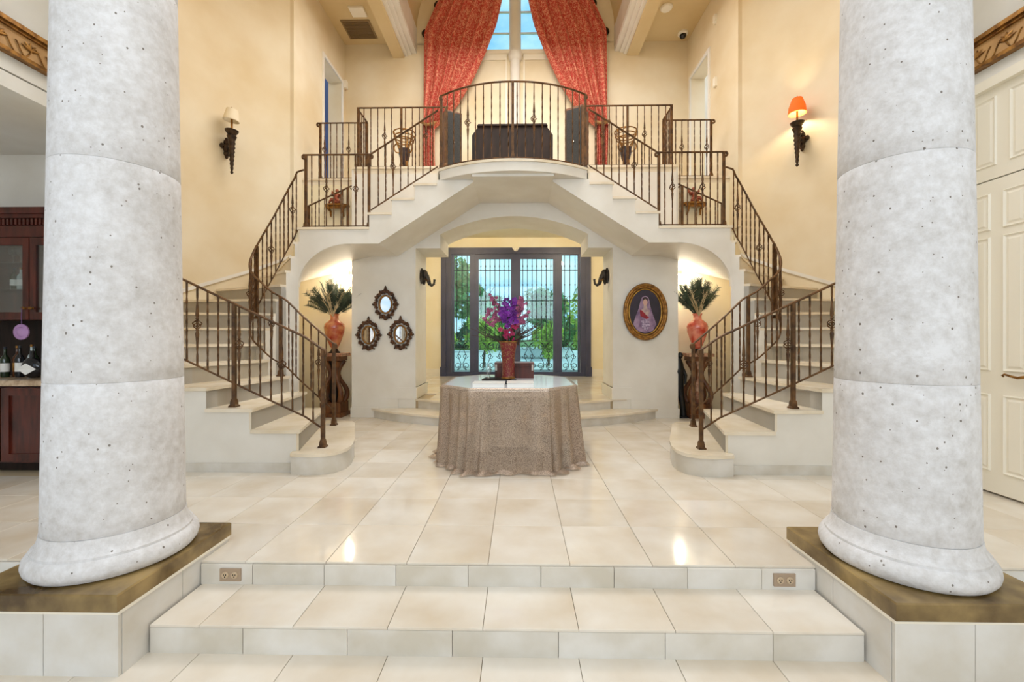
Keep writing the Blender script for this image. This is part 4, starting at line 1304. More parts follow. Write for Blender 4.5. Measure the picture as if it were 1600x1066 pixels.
for k in range(22):
    a = rnd.uniform(0, 2 * pi); sp = rnd.uniform(0.04, 0.30)
    tip = base + Vector((cos(a) * sp, sin(a) * sp * 0.8, rnd.uniform(0.36, 0.66) - sp * 0.5))
    mid = base.lerp(tip, 0.5) + Vector((0, 0, 0.06))
    MB().tube([tuple(base + Vector((cos(a) * 0.04, sin(a) * 0.04, -0.1))), tuple(mid), tuple(tip)], [0.005, 0.004, 0.003], 5).build('stem', M_STEM, bq)
    for j in range(10):
        t = 0.40 + 0.60 * j / 9
        p = mid.lerp(tip, (t - 0.3) / 0.7) + Vector((rnd.uniform(-0.035, 0.035), rnd.uniform(-0.035, 0.03), rnd.uniform(-0.02, 0.02)))
        hgt = p.z - base.z; off = abs(p.x - base.x)
        m = FLW[2] if off > 0.10 else (FLW[1] if hgt < 0.2 else FLW[0])
        blossom(p, rnd.uniform(0.018, 0.032), m, bq)
for k in range(46):
    p = base + Vector((rnd.uniform(-0.09, 0.10), rnd.uniform(-0.12, -0.02), rnd.uniform(0.06, 0.40)))
    blossom(p, rnd.uniform(0.022, 0.036), FLW[1] if p.z - base.z < 0.2 else FLW[0], bq)
for k in range(12):
    a = rnd.uniform(0, 2 * pi)
    mb = MB(); d = Vector((cos(a), sin(a) * 0.7, 0)); e = d.cross(Vector((0, 0, 1)))
    p = base + d * 0.03
    q1, q2 = p + d * 0.10 + Vector((0, 0, 0.10)), p + d * 0.19 + Vector((0, 0, 0.09))
    mb.add([p, q1 + e * 0.022, q2, q1 - e * 0.022], [(0, 1, 2), (0, 2, 3)]).build('leaf', M_STEM, bq)
for k in range(20):
    a = rnd.uniform(-0.5, 0.6) if k % 3 else rnd.uniform(pi - 0.5, pi + 0.5)
    ln_ = rnd.uniform(0.32, 0.52); el = rnd.uniform(0.15, 1.0)
    p = base.copy(); pts = [tuple(p)]
    for j in range(5):
        p = p + Vector((cos(a) * cos(el), sin(a) * cos(el) * 0.6, sin(el))) * ln_ / 5 + Vector((rnd.uniform(-1, 1), rnd.uniform(-1, 1), rnd.uniform(-1, 1))) * 0.016
        pts.append(tuple(p))
    mb = MB().tube(pts, [0.006, 0.005, 0.004, 0.004, 0.003, 0.002], 5)
    for j in (2, 3, 4):
        q = Vector(pts[j]); mb.tube([tuple(q), tuple(q + Vector((rnd.uniform(-0.05, 0.05), rnd.uniform(-0.04, 0.04), rnd.uniform(0.02, 0.07))))], [0.003, 0.0015], 4)
    mb.build('twig', M_TWIG, bq)

# ------------------------------------------------------------------ niches: pedestals, vases, sprays
M_AMBER = mat('amber_glass', '#d9925a', '#a83c28', 7, 0.15, coat=0.5)
M_CORAL = mat('coral_glass', '#e8967a', '#c9402e', 8, 0.15, coat=0.5)
M_PLUME = mat('plume_green', '#44523e', '#222c22', 12, 0.7)
M_CREAMTWIG = mat('bleached_twig', '#cdbb96', '#a8946c', 8, 0.7)
M_PEDM = mat('mottled_marble', '#c9a184', '#8c5b44', 14, 0.25)
for s in (1, -1):
    px, py = (-2.86, 6.68) if s > 0 else (-2.88, 6.68)
    sd = side(s)
    t = thing('pedestal', (px * s, py, 0), L_R(s, 'carved dark wood pedestal with stone top in the left niche', 'carved pedestal with mottled stone shaft in the right niche'), 'pedestal', 'niche pedestals')
    MB(s).box(px - 0.19, px + 0.19, py - 0.17, py + 0.17, 0, 0.06).box(px - 0.165, px + 0.165, py - 0.15, py + 0.15, 0.06, 0.22).build('base', M_WOOD, t)
    for sx in (-1, 1):
        for sy in (-1, 1):
            p = []
            for i in range(13):
                u = i / 12
                o = 0.10 + 0.055 * sin(u * 2 * pi + 0.3)
                p.append((px + sx * o, py + sy * o * 0.8, 0.22 + 0.66 * u))
            MB(s).tube(p, [0.03 + 0.012 * abs(cos(i / 12 * pi)) for i in range(13)], 8).build('scroll_support', M_WOOD, t, 50)
    MB(s).lathe([(0.06, 0.22), (0.085, 0.3), (0.06, 0.45), (0.055, 0.7), (0.08, 0.88)], 16, (px, py, 0)).build('shaft', L_R(s, M_DARKWOOD, M_PEDM), t, 50)
    MB(s).box(px - 0.15, px + 0.15, py - 0.14, py + 0.14, 0.88, 0.95).build('capital', M_WOOD, t)
    MB(s).cbox(px - 0.19, px + 0.19, py - 0.17, py + 0.17, 0.95, 1.0, 0.006).build('top', M_PEDM, t)
    v = thing('glass_urn', (px * s, py, 1.0), L_R(s, 'amber and red glass urn on the left niche pedestal', 'coral red glass urn on the right niche pedestal'), 'vase', 'niche vases')
    MB(s).lathe([(0.085, 0.0), (0.09, 0.012), (0.06, 0.03), (0.045, 0.07)], 24, (px, py, 1.0)).build('foot', M_DARKWOOD, v, 50)
    MB(s).lathe([(0.045, 0.07), (0.075, 0.12), (0.115, 0.22), (0.150, 0.34), (0.158, 0.41), (0.145, 0.46), (0.10, 0.50), (0.065, 0.53), (0.06, 0.58), (0.075, 0.62), (0.068, 0.62), (0.05, 0.57), (0.03, 0.52)], 28, (px, py, 1.0), cap=False).build('body', L_R(s, M_AMBER, M_CORAL), v, 50)
    f = thing('feather_spray', (px * s, py, 1.62), L_R(s, 'wide spray of dark green plumes and pale twigs in the left niche urn', 'upright spray of dark green plumes and pale twigs in the right niche urn'), 'dried flowers', 'niche sprays')
    rnd = random.Random(21 if s > 0 else 22)
    b0 = Vector((px, py, 1.56))
    for k in range(70):
        a = rnd.uniform(0, 2 * pi); el = rnd.uniform(0.62, 1.5) if s > 0 else rnd.uniform(0.8, 1.5)
        ln_ = rnd.uniform(0.45, 0.66)
        d = Vector((cos(a) * cos(el) * 1.1, sin(a) * cos(el) * 0.5, sin(el)))
        sd_ = d.cross(Vector((0, 1, 0))).normalized() if k % 3 else d.cross(Vector((1, 0, 0))).normalized()
        mb = MB()
        sp = [b0 + d * ln_ * u + Vector((d.x * 0.12, d.y * 0.1, -0.12)) * u * u * (1 - el / 1.6) for u in [i / 13 for i in range(14)]]
        mb.tube([tuple(q) for q in sp], [0.004] * 13 + [0.001], 4)
        for i in range(5, 14):
            for sg in (1, -1):
                for w_ in (0.0, 0.5):
                    q0 = sp[i - 1].lerp(sp[i], w_); q = q0 + (sd_ * sg * 0.055 + d * 0.045 + Vector((0, rnd.uniform(-0.02, 0.02), 0))) * rnd.uniform(0.7, 1.25)
                    mb.add([q0 - d * 0.010, q0 + d * 0.008, q], [(0, 1, 2)])
        mb.s = s
        mb.build('plume', M_PLUME, f)
    for k in range(9):
        a = rnd.uniform(-0.9, 0.9); p = b0 + Vector((0, -0.06, 0.02)); pts = [tuple(p)]; el = rnd.uniform(0.9, 1.5)
        mb = MB(s)
        for j in range(6):
            p = p + Vector((sin(a) * 0.05, -0.012, 0.065)) + Vector((rnd.uniform(-1, 1), 0, rnd.uniform(-0.4, 0.4))) * 0.02
            pts.append(tuple(p))
        mb.tube(pts, [0.008, 0.007, 0.006, 0.006, 0.005, 0.004, 0.002], 5)
        for j in (2, 3, 4, 5):
            q = Vector(pts[j]); mb.tube([tuple(q), tuple(q + Vector((rnd.uniform(-0.08, 0.08), -0.01, rnd.uniform(0.02, 0.08))))], [0.004, 0.002], 4)
        mb.build('twig', M_CREAMTWIG, f)
    # niche downlight: a small fixture in the niche ceiling
    dl = thing('niche_downlight', (-2.66 * s, 6.86, 2.28), 'small recessed downlight over the %s niche' % sd, 'lamp', 'niche downlights')
    MB(s).lathe([(0.035, 0.03), (0.04, 0.0), (0.05, 0.0), (0.05, 0.06)], 16, (-2.66, 6.86, 2.26), cap=False).build('housing', M_TRIMW, dl, 40)
    light('niche_lamp', 'POINT', (0, 0, -0.06), 26, WARM, 0.05, parent=dl)
# black statue behind the right pedestal
st = thing('black_statue', (2.62, 6.62, 0), 'slender black statue standing between the right pier and pedestal', 'statue')
bp = [(2.64, 6.62, 0.02), (2.63, 6.62, 0.16), (2.60, 6.62, 0.34), (2.575, 6.62, 0.55), (2.56, 6.62, 0.72), (2.565, 6.62, 0.84), (2.575, 6.62, 0.92)]
MB().tube(bp, [0.05, 0.04, 0.045, 0.065, 0.085, 0.07, 0.03], 12).ball((2.58, 6.60, 0.965), 0.045, 10, 8, (0.9, 1, 1.2)).tube([(2.60, 6.60, 0.80), (2.66, 6.58, 0.66), (2.64, 6.56, 0.52)], [0.03, 0.024, 0.016], 8).build('figure', mat('black_bronze', '#17181a', None, rough=0.35, metal=0.3), st, 60)
MB().lathe([(0.09, 0), (0.09, 0.02), (0.07, 0.03)], 18, (2.64, 6.62, 0)).build('base', mat('black_bronze', '#17181a', None), st, 40)

# ------------------------------------------------------------------ pier decorations
def carved_mirror(cx, cz, label):
    y = YW - 0.02
    t = thing('carved_mirror', (cx, y, cz - 0.27), label, 'mirror', 'three carved mirrors')
    a, b = 0.095, 0.135
    MB().grid(lambda u, v: (cx + a * v * cos(2 * pi * u), y + 0.002, cz + b * v * sin(2 * pi * u)), 32, 4, cu=True).build('glass', mirror_mat(), t)
    ring = [(cx + a * cos(2 * pi * i / 36), y - 0.006, cz + b * sin(2 * pi * i / 36)) for i in range(36)]
    MB().tube(ring, 0.014, 8, closed=True).build('inner_ring', M_GOLD, t, 60)
    fm = MB()
    for i in range(22):
        u = 2 * pi * i / 22
        k = 1 + 0.10 * (i % 2)
        x, z = cx + (a + 0.048) * k * cos(u), cz + (b + 0.05) * k * sin(u)
        fm.ball((x, y - 0.004, z), 0.030 if i % 2 else 0.024, 8, 6, (1, 0.7, 1))
        fm.tube(spiral(x, z, 0.030, u, 1.1 if i % 2 else -1.1, 10, y=y - 0.018), 0.008, 5)
    for (dx, dz, r) in ((0, 0.215, 0.034), (0, 0.25, 0.022), (-0.04, 0.195, 0.026), (0.04, 0.195, 0.026), (0, -0.215, 0.034), (-0.055, -0.20, 0.024), (0.055, -0.20, 0.024), (-0.165, 0.02, 0.026), (0.165, 0.02, 0.026), (-0.18, -0.01, 0.018), (0.18, -0.01, 0.018), (-0.12, 0.14, 0.022), (0.12, 0.14, 0.022)):
        fm.ball((cx + dx, y - 0.006, cz + dz), r, 8, 6, (1, 0.7, 1))
    fm.build('scroll_frame', mat('carved_walnut_gilt', '#6b4526', '#2e1b10', 30, 0.4, metal=0.3), t, 60)
    for (dx, dz, r) in ((0, 0.275, 0.014), (-0.09, -0.215, 0.014), (0.09, -0.215, 0.014), (-0.2, 0.0, 0.013), (0.2, 0.0, 0.013)):
        MB().ball((cx + dx, y - 0.004, cz + dz), r, 8, 6).build('finial', M_BRONZE, t, 60)
carved_mirror(-1.995, 1.76, 'topmost of the three carved oval mirrors on the left pier')
carved_mirror(-2.26, 1.285, 'lower left of the three carved oval mirrors on the left pier')
carved_mirror(-1.76, 1.295, 'lower right of the three carved oval mirrors on the left pier')
# oval portrait (a plain generic figure in the painting's colours)
cx, cz, y = 2.02, 1.64, YW - 0.02
t = thing('oval_portrait', (cx, y, 1.2), 'oval gilt framed portrait of a veiled figure with red sash on the right pier', 'painting')
def ell(cx, cz, a, b, y, n=36, a0=0, a1=2 * pi):
    return [(cx + a * cos(a0 + (a1 - a0) * i / n), y, cz + b * sin(a0 + (a1 - a0) * i / n)) for i in range(n)]
def disc(pts, name, m):
    MB().add(pts, [tuple(range(len(pts)))]).build(name, m, t)
disc(ell(cx, cz, 0.245, 0.345, y), 'canvas', mat('portrait_ground', '#2c1630', '#170b1c', 5, 0.4))
for k, (a, b, r, m) in enumerate(((0.315, 0.415, 0.026, M_GOLD), (0.285, 0.385, 0.022, M_GOLD), (0.25, 0.35, 0.012, mat('bright_gold', '#c79a4a', '#8f6526', 20, 0.35, metal=0.7)))):
    MB().tube(ell(cx, cz, a, b, y - 0.012 + 0.004 * k, 48), r, 8, closed=True).build('frame_ring', m, t, 60)
m_veil = mat('portrait_veil', '#a58aa6', '#6f5576', 9, 0.5)
m_skin = mat('portrait_skin', '#caa294', None, rough=0.5)
vy = y - 0.001
disc([(cx + dx, vy, cz + dz) for dx, dz in ((0.0, 0.245), (-0.05, 0.225), (-0.075, 0.16), (-0.10, 0.05), (-0.15, -0.08), (-0.185, -0.19), (-0.12, -0.29), (0, -0.325), (0.12, -0.29), (0.17, -0.19), (0.12, -0.05), (0.08, 0.08), (0.065, 0.17), (0.045, 0.225))], 'painted_veil', m_veil)
disc(ell(cx, cz + 0.19, 0.042, 0.04, vy - 0.001, 18), 'painted_hair', mat('portrait_hair', '#33211f', None))
disc(ell(cx, cz + 0.145, 0.034, 0.05, vy - 0.002, 18), 'painted_face', m_skin)
disc([(cx + dx, vy - 0.001, cz + dz) for dx, dz in ((-0.02, 0.11), (0.02, 0.11), (0.03, 0.05), (0.075, 0.02), (0.05, -0.06), (-0.05, -0.05), (-0.075, 0.02), (-0.03, 0.05))], 'painted_shoulders', mat('portrait_pale', '#c2aa9c', '#94788a', 20, 0.5))
disc([(cx + dx, vy - 0.003, cz + dz) for dx, dz in ((-0.085, 0.03), (-0.05, 0.02), (0.02, -0.055), (0.06, -0.09), (0.02, -0.115), (-0.075, -0.065))], 'painted_sash', mat('portrait_red', '#b0142a', '#7c0c20', 10, 0.5))
disc([(cx + dx, vy - 0.003, cz + dz) for dx, dz in ((-0.06, -0.14), (0.0, -0.11), (0.06, -0.14), (0.07, -0.22), (0.02, -0.29), (-0.05, -0.25))], 'painted_flowers', mat('portrait_lilac', '#c4b4cc', '#6c5678', 40, 0.5))

# elephant heads on the jambs
M_ELE = mat('elephant_bronze', '#4a4238', '#2a241e', 14, 0.4, metal=0.5)
for s in (1, -1):
    x0, y0, z0 = -XP, 6.90, 2.24
    t = thing('elephant_head', (x0 * s, y0, z0 - 0.16), 'bronze elephant head with raised trunk on the %s jamb of the passage' % side(s), 'sculpture', 'elephant head hooks')
    MB(s).lathe([(0.06, 0), (0.065, 0.01), (0.05, 0.02)], 16).xf(Matrix.Translation((x0, y0, z0)) @ Matrix.Rotation(radians(90), 4, 'Y')).ball((x0 + 0.055, y0, z0 + 0.03), 0.07, 14, 10, (0.95, 0.85, 1.25)).build('head', M_ELE, t, 60)
    p = [(x0 + 0.09, y0, z0 + 0.02), (x0 + 0.125, y0, z0 - 0.06), (x0 + 0.145, y0, z0 - 0.12), (x0 + 0.18, y0, z0 - 0.145), (x0 + 0.215, y0, z0 - 0.12), (x0 + 0.222, y0, z0 - 0.07), (x0 + 0.225, y0, z0 - 0.045)]
    MB(s).tube(p, [0.045, 0.036, 0.029, 0.024, 0.020, 0.017, 0.022], 10).build('trunk', M_ELE, t, 60)
    for sy in (-1, 1):
        MB(s).grid(lambda u, v: (x0 + 0.035 - 0.05 * v * cos(2 * pi * u) * 0.7, y0 + sy * (0.055 + 0.03 * v), z0 + 0.02 + 0.13 * v * sin(2 * pi * u) - 0.02 * v), 18, 4, cu=True).build('ear', M_ELE, t, 60)
        MB(s).tube([(x0 + 0.08, y0 + sy * 0.035, z0 - 0.04), (x0 + 0.12, y0 + sy * 0.045, z0 - 0.075), (x0 + 0.155, y0 + sy * 0.045, z0 - 0.06)], [0.012, 0.009, 0.003], 6).build('tusk', M_GOLD, t, 60)
# keypad on the right passage wall
MB().box(2.265, 2.30, 9.3, 9.42, 1.45, 1.62).cbox(2.262, 2.27, 9.31, 9.41, 1.30, 1.40).build('keypad', mat('grey_plastic', '#9c9a96', None), None, label='small grey alarm keypad on the wall right of the entrance door', cat='keypad')
# vestibule ceiling lamps
for s in (1, -1):
    t = thing('vestibule_downlight', (-1.35 * s, 7.85, 3.66), 'recessed ceiling lamp on the %s of the vestibule' % side(s), 'lamp', 'vestibule downlights')
    MB(s).lathe([(0.07, 0.04), (0.08, 0.0), (0.10, 0.0), (0.10, 0.04)], 20, (-1.35, 7.85, 3.66), cap=False).build('housing', M_TRIMW, t, 40)
    light('vestibule_lamp', 'POINT', (0, 0, -0.14), 60, WARM, 0.08, parent=t)

# ------------------------------------------------------------------ wall sconces
M_SHADE = mat('cream_shade', '#e9dcc0', None, rough=0.8)
def amber_shade():
    m = bpy.data.materials.new('lit_amber_shade'); m.use_nodes = True
    nt = m.node_tree; N = nt.nodes.new; L = nt.links.new
    b = nt.nodes['Principled BSDF']; b.inputs['Base Color'].default_value = lin('#d08a3e'); b.inputs['Roughness'].default_value = 0.8
    tr = N('ShaderNodeBsdfTranslucent'); tr.inputs['Color'].default_value = lin('#e0893a')
    mx = N('ShaderNodeMixShader'); mx.inputs[0].default_value = 0.4
    L(b.outputs[0], mx.inputs[1]); L(tr.outputs[0], mx.inputs[2]); L(mx.outputs[0], nt.nodes['Material Output'].inputs['Surface'])
    return m
M_AMBSH = amber_shade()
def sconce(s):
    ph = 125
    wx, wy = arc_pt(CO, ph, CO[2])
    wx, wy = L_R(s, (-4.27, 6.20), (-4.23, 6.25))
    n = (Vector((CO[0], CO[1])) - Vector((wx, wy))).normalized()
    zc = 4.05 if s > 0 else 4.12
    t = thing('wall_sconce', (wx * s, wy, zc - 0.35), L_R(s, 'unlit torch wall lamp with cream shade high on the left curved wall', 'lit torch wall lamp with amber shade high on the right curved wall'), 'sconce', 'torch wall sconces')
    # backplate
    bp = MB(s)
    for (du, dz, r) in ((0, 0.0, 0.065), (0, 0.08, 0.05), (0, -0.08, 0.05), (0.06, 0.02, 0.04), (-0.06, 0.02, 0.04), (0, 0.13, 0.028), (0, -0.13, 0.028)):
        bp.ball((wx + n.x * 0.02 - n.y * du, wy + n.y * 0.02 + n.x * du, zc + dz), r, 10, 8, (0.8, 0.8, 1))
    bp.build('backplate', M_BRONZE, t, 60)
    tx, ty = wx + n.x * 0.19, wy + n.y * 0.19
    arm = MB(s).tube([(wx + n.x * 0.03, wy + n.y * 0.03, zc), (wx + n.x * 0.09, wy + n.y * 0.09, zc - 0.05), (wx + n.x * 0.14, wy + n.y * 0.14, zc - 0.03), (tx, ty, zc - 0.02)], 0.014, 8)
    arm.tube([(wx + n.x * (0.12 + 0.04 * cos(a)), wy + n.y * (0.12 + 0.04 * cos(a)), zc - 0.09 + 0.04 * sin(a)) for a in [i * 0.5 for i in range(12)]], 0.008, 6)
    arm.build('arm', M_BRONZE, t, 60)
    prof = [(0.005, -0.42), (0.018, -0.405), (0.022, -0.39), (0.012, -0.375)]
    for i in range(6):
        z = -0.365 + 0.06 * i; r = 0.02 + 0.0045 * i
        prof += [(r * 0.75, z), (r * 1.1, z + 0.03)]
    prof += [(0.035, 0.0), (0.05, 0.03), (0.04, 0.06), (0.055, 0.10), (0.065, 0.13), (0.05, 0.15), (0.085, 0.20), (0.09, 0.215), (0.06, 0.21), (0.02, 0.20)]
    MB(s).lathe(prof, 20, (tx, ty, zc)).build('torch_body', M_BRONZE, t, 50)
    MB(s).tube([(tx, ty, zc + 0.2), (tx, ty, zc + 0.38)], 0.014, 10).build('candle', M_GOLD, t, 50)
    lean = 0.05
    sh = MB(s).lathe([(0.105, 0.36), (0.075, 0.52), (0.072, 0.52), (0.101, 0.36)] if s > 0 else [(0.115, 0.34), (0.105, 0.44), (0.065, 0.56), (0.060, 0.56), (0.10, 0.44), (0.111, 0.34)], 24, (0, 0, -0.44), cap=False)
    sh.xf(Matrix.Translation((tx, ty, zc + 0.44)) @ Matrix.Rotation(0.12 if s > 0 else -0.0, 4, 'Y'))
    sh.build('shade', L_R(s, M_SHADE, M_AMBSH), t, 50)
    MB(s).lathe([(0.0, -0.01), (0.012, 0), (0.012, 0.02), (0.004, 0.04)], 10, (tx, ty, zc + (0.52 if s > 0 else 0.56))).build('finial', M_GOLD, t, 50)
    if s < 0:
        light('sconce_bulb', 'POINT', (tx * s - wx * s, ty - wy, 0.35 + 0.43), 16, (1.0, 0.78, 0.5), 0.03, parent=t)
sconce(1)
sconce(-1)

# ------------------------------------------------------------------ curtains with rosettes
for s in (1, -1):
    t = thing('curtain', (-1.2 * s, 8.6, ZBAL), 'red patterned curtain swept aside on the %s of the balcony window' % side(s), 'curtain', 'red swagged curtains')
    zin = [(9.55, -0.02), (8.12, -0.26), (7.6, -0.38), (7.05, -0.60), (6.5, -0.86), (6.0, -1.16), (5.7, -1.42), (5.52, -1.64)]
    zout = [(9.55, -0.05), (9.0, -0.9), (8.5, -1.36), (8.09, -1.60), (7.52, -1.86), (5.52, -1.88)]
    def interp(tab, z):
        for (za, xa), (zb, xb) in zip(tab, tab[1:]):
            if z >= zb:
                u = (za - z) / (za - zb)
                return xa + (xb - xa) * max(0, min(1, u))
        return tab[-1][1]
    def surf(u, v):
        z = 9.5 - (9.5 - 5.52) * v
        a, b = interp(zout, z), interp(zin, z)
        x = a + (b - a) * u
        g = 0.035 + 0.03 * v
        yy = 8.60 - 0.07 * v * 0.5 + g * sin(u * 2 * pi * 6 + 1.5 * v) + 0.012 * sin(u * 2 * pi * 13)
        return (x, yy - 0.05 * u * (1 - v), z)
    o = MB(s).grid(surf, 90, 40).build('drape', M_CURTAIN, t, 80)
    def low(u, v):
        z = 5.56 - (5.56 - ZBAL - 0.01) * v
        a = -1.885 + 0.03 * v; b = -1.63 + 0.10 * v - 0.05 * sin(pi * v)
        x = a + (b - a) * u
        return (x, 8.56 + (0.04 + 0.02 * v) * sin(u * 2 * pi * 5 + v), z)
    MB(s).grid(low, 60, 16).build('tail', M_CURTAIN, t, 80)
    MB(s).tube([(-1.90, 8.56, 5.62), (-1.78, 8.46, 5.52), (-1.66, 8.46, 5.54), (-1.60, 8.55, 5.62)], 0.03, 8).build('tieback', mat('gold_braid', '#a9783c', '#7a4f24', 30, 0.6), t, 60)
    for (x, z, lab) in ((-1.84, 7.52, 'lower bronze rosette holding the %s curtain'), (-1.585, 8.10, 'upper bronze rosette holding the %s curtain')):
        MB(s).lathe([(0.085, 0), (0.09, 0.02), (0.07, 0.04), (0.06, 0.03), (0.045, 0.05), (0.02, 0.055)], 20).xf(Matrix.Translation((x, 8.70, z)) @ Matrix.Rotation(radians(90), 4, 'X')).tube([(x, 8.75, z), (x, 8.68, z)], 0.015, 8).build('curtain_rosette', M_BRONZE, None, 50, label=lab % side(s), cat='rosette', group='curtain rosettes')

# ------------------------------------------------------------------ balcony furniture
ch = thing('dark_cabinet', (-0.03, 7.5, ZBAL), 'dark cabinet with sloped shoulders on the balcony behind the bowed railing', 'cabinet')
prof = [(-0.73, ZBAL + 0.05), (0.66, ZBAL + 0.05), (0.66, 4.72), (0.55, 4.87), (-0.62, 4.87), (-0.73, 4.72)]
MB().prism_xz(prof, 7.25, 7.75).build('body', M_DARKWOOD, ch)
MB().prism_xz([(-0.64, 4.87), (0.57, 4.87), (0.55, 4.90), (-0.62, 4.90)], 7.22, 7.78).build('top', M_DARKWOOD, ch)
for a, b in ((-0.66, -0.06), (0.0, 0.59)):
    MB().box(a, b, 7.235, 7.252, ZBAL + 0.12, 4.66).build('door', M_DARKWOOD, ch)
for x in (-0.68, 0.60):
    MB().box(x, x + 0.05, 7.27, 7.32, ZBAL, ZBAL + 0.05).build('foot', M_DARKWOOD, ch)
for s in (1, -1):
    cx, cy = (-1.04, 6.95) if s > 0 else (-1.03, 6.95)
    t = thing('floor_speaker', (cx * s, cy, ZBAL), 'tall wood sided loudspeaker with dark grille %s of the dark cabinet' % side(s), 'speaker', 'balcony loudspeakers')
    Mx = Matrix.Translation((cx, cy, ZBAL)) @ Matrix.Rotation(radians(28), 4, 'Z')
    MB(s).cbox(-0.14, 0.14, -0.13, 0.16, 0.02, L_R(s, 1.02, 1.08), 0.01).xf(Mx).build('body', M_WOOD, t)
    MB(s).box(-0.125, 0.125, -0.15, -0.13, 0.05, L_R(s, 0.98, 1.03)).xf(Mx).build('grille', mat('grille_grey', '#3b3a38', '#2a2a29', 60, 0.9), t)
    MB(s).ball((0, -0.155, 0.5), 0.014, 8, 6).xf(Mx).build('badge', mat('steel', '#b5b0a8', None), t)
    MB(s).box(-0.15, 0.15, -0.15, 0.17, 0.0, 0.02).xf(Mx).build('plinth', M_DARKWOOD, t)
    # scrolled urn stand
    ux, uy = -2.03, 7.75
    t = thing('scroll_stand', (ux * s, uy, ZBAL), 'gilt scrollwork plant stand on the balcony %s of the curtains' % side(s), 'plant stand', 'gilt plant stands')
    for k in range(3):
        a = 2 * pi * k / 3 + pi / 2
        p = [(ux + r * cos(a), uy + r * sin(a), ZBAL + z) for r, z in ((0.19, 0.0), (0.17, 0.02), (0.13, 0.2), (0.06, 0.48), (0.05, 0.62), (0.09, 0.78), (0.16, 0.95), (0.20, 1.10))]
        MB(s).tube(p, 0.016, 7).build('leg', M_GOLD, t, 60)
        q = [(ux + (0.13 + 0.06 * cos(b)) * cos(a), uy + (0.13 + 0.06 * cos(b)) * sin(a), ZBAL + 0.80 + 0.08 * sin(b)) for b in [i * 0.45 for i in range(15)]]
        MB(s).tube(q, 0.012, 6).build('scroll', M_GOLD, t, 60)
    for r, z in ((0.20, 1.10), (0.185, 1.03), (0.165, 0.97), (0.10, 0.36)):
        MB(s).tube([(ux + r * cos(2 * pi * i / 24), uy + r * sin(2 * pi * i / 24), ZBAL + z) for i in range(24)], 0.012, 6, closed=True).build('hoop', M_GOLD, t, 60)
    MB(s).lathe([(0.03, 0.5), (0.08, 0.62), (0.105, 0.72), (0.10, 0.78), (0.11, 0.80), (0.09, 0.80), (0.07, 0.66)], 18, (ux, uy, ZBAL), cap=False).build('bowl', mat('plum_bowl', '#3a2426', '#1c1013', 8, 0.4), t, 50)
    MB(s).tube([(ux + 0.06 * cos(i * 0.6), uy, ZBAL + 1.12 + 0.10 * i / 9 + 0.03 * sin(i * 0.6)) for i in range(10)], 0.007, 5).build('finial_scroll', M_GOLD, t, 60)
    # cherub on a bracket shelf
    sx, sz = -2.95, 3.42
    t = thing('bracket_shelf', (sx * s, YS, sz - 0.15), 'carved gilt bracket shelf on the wall above the %s landing' % side(s), 'shelf', 'bracket shelves')
    MB(s).prism_xy([(sx - 0.2, YS), (sx - 0.19, YS - 0.08), (sx - 0.1, YS - 0.14), (sx + 0.1, YS - 0.14), (sx + 0.19, YS - 0.08), (sx + 0.2, YS)], sz, sz + 0.03).build('board', M_GOLD, t)
    for dx in (-0.11, 0.11):
        MB(s).tube([(sx + dx, YS - 0.11, sz), (sx + dx * 1.05, YS - 0.10, sz - 0.05), (sx + dx * 0.9, YS - 0.05, sz - 0.08), (sx + dx, YS - 0.02, sz - 0.16)], [0.022, 0.026, 0.02, 0.012], 7).build('bracket', M_GOLD, t, 60)
    MB(s).box(sx - 0.16, sx + 0.16, YS - 0.11, YS - 0.09, sz - 0.045, sz).build('apron', M_GOLD, t)
    f = thing('cherub_figurine', (sx * s, YS - 0.07, sz + 0.03), 'small reddish cherub figurine on the bracket shelf above the %s landing' % side(s), 'figurine', 'cherub figurines')
    z = sz + 0.03; y_ = YS - 0.075
    fb = MB(s).tube([(sx, y_, z + 0.07), (sx + 0.005, y_, z + 0.11), (sx + 0.02, y_, z + 0.16), (sx + 0.02, y_, z + 0.19)], [0.04, 0.042, 0.036, 0.018], 10)
    fb.ball((sx + 0.025, y_ - 0.01, z + 0.215), 0.032, 10, 8)
    fb.tube([(sx - 0.01, y_, z + 0.08), (sx - 0.07, y_ - 0.03, z + 0.07), (sx - 0.11, y_ - 0.02, z + 0.02)], [0.03, 0.024, 0.014], 8)
    fb.tube([(sx + 0.01, y_, z + 0.08), (sx + 0.05, y_ - 0.03, z + 0.05), (sx + 0.04, y_ - 0.03, z + 0.01)], [0.03, 0.024, 0.014], 8)
    fb.tube([(sx + 0.04, y_, z + 0.165), (sx + 0.09, y_ - 0.02, z + 0.13), (sx + 0.10, y_ - 0.03, z + 0.17)], [0.017, 0.014, 0.010], 7)
    fb.tube([(sx - 0.005, y_, z + 0.165), (sx - 0.05, y_ - 0.02, z + 0.14), (sx - 0.06, y_ - 0.03, z + 0.18)], [0.017, 0.014, 0.010], 7)
    fb.ball((sx, y_, z + 0.04), 0.06, 12, 8, (1.2, 0.8, 0.7))
    fb.build('body', mat('cherub_copper', '#a5573a', '#6d3020', 20, 0.4, metal=0.3), f, 70)
    for sg in (-1, 1):
        MB(s).add([(sx + 0.01, y_ + 0.03, z + 0.15), (sx + sg * 0.06, y_ + 0.04, z + 0.20), (sx + sg * 0.09, y_ + 0.045, z + 0.26), (sx + sg * 0.10, y_ + 0.045, z + 0.19), (sx + sg * 0.05, y_ + 0.035, z + 0.12)], [(0, 1, 2, 3, 4)]).build('wing', mat('cherub_copper', '#a5573a', None), f)

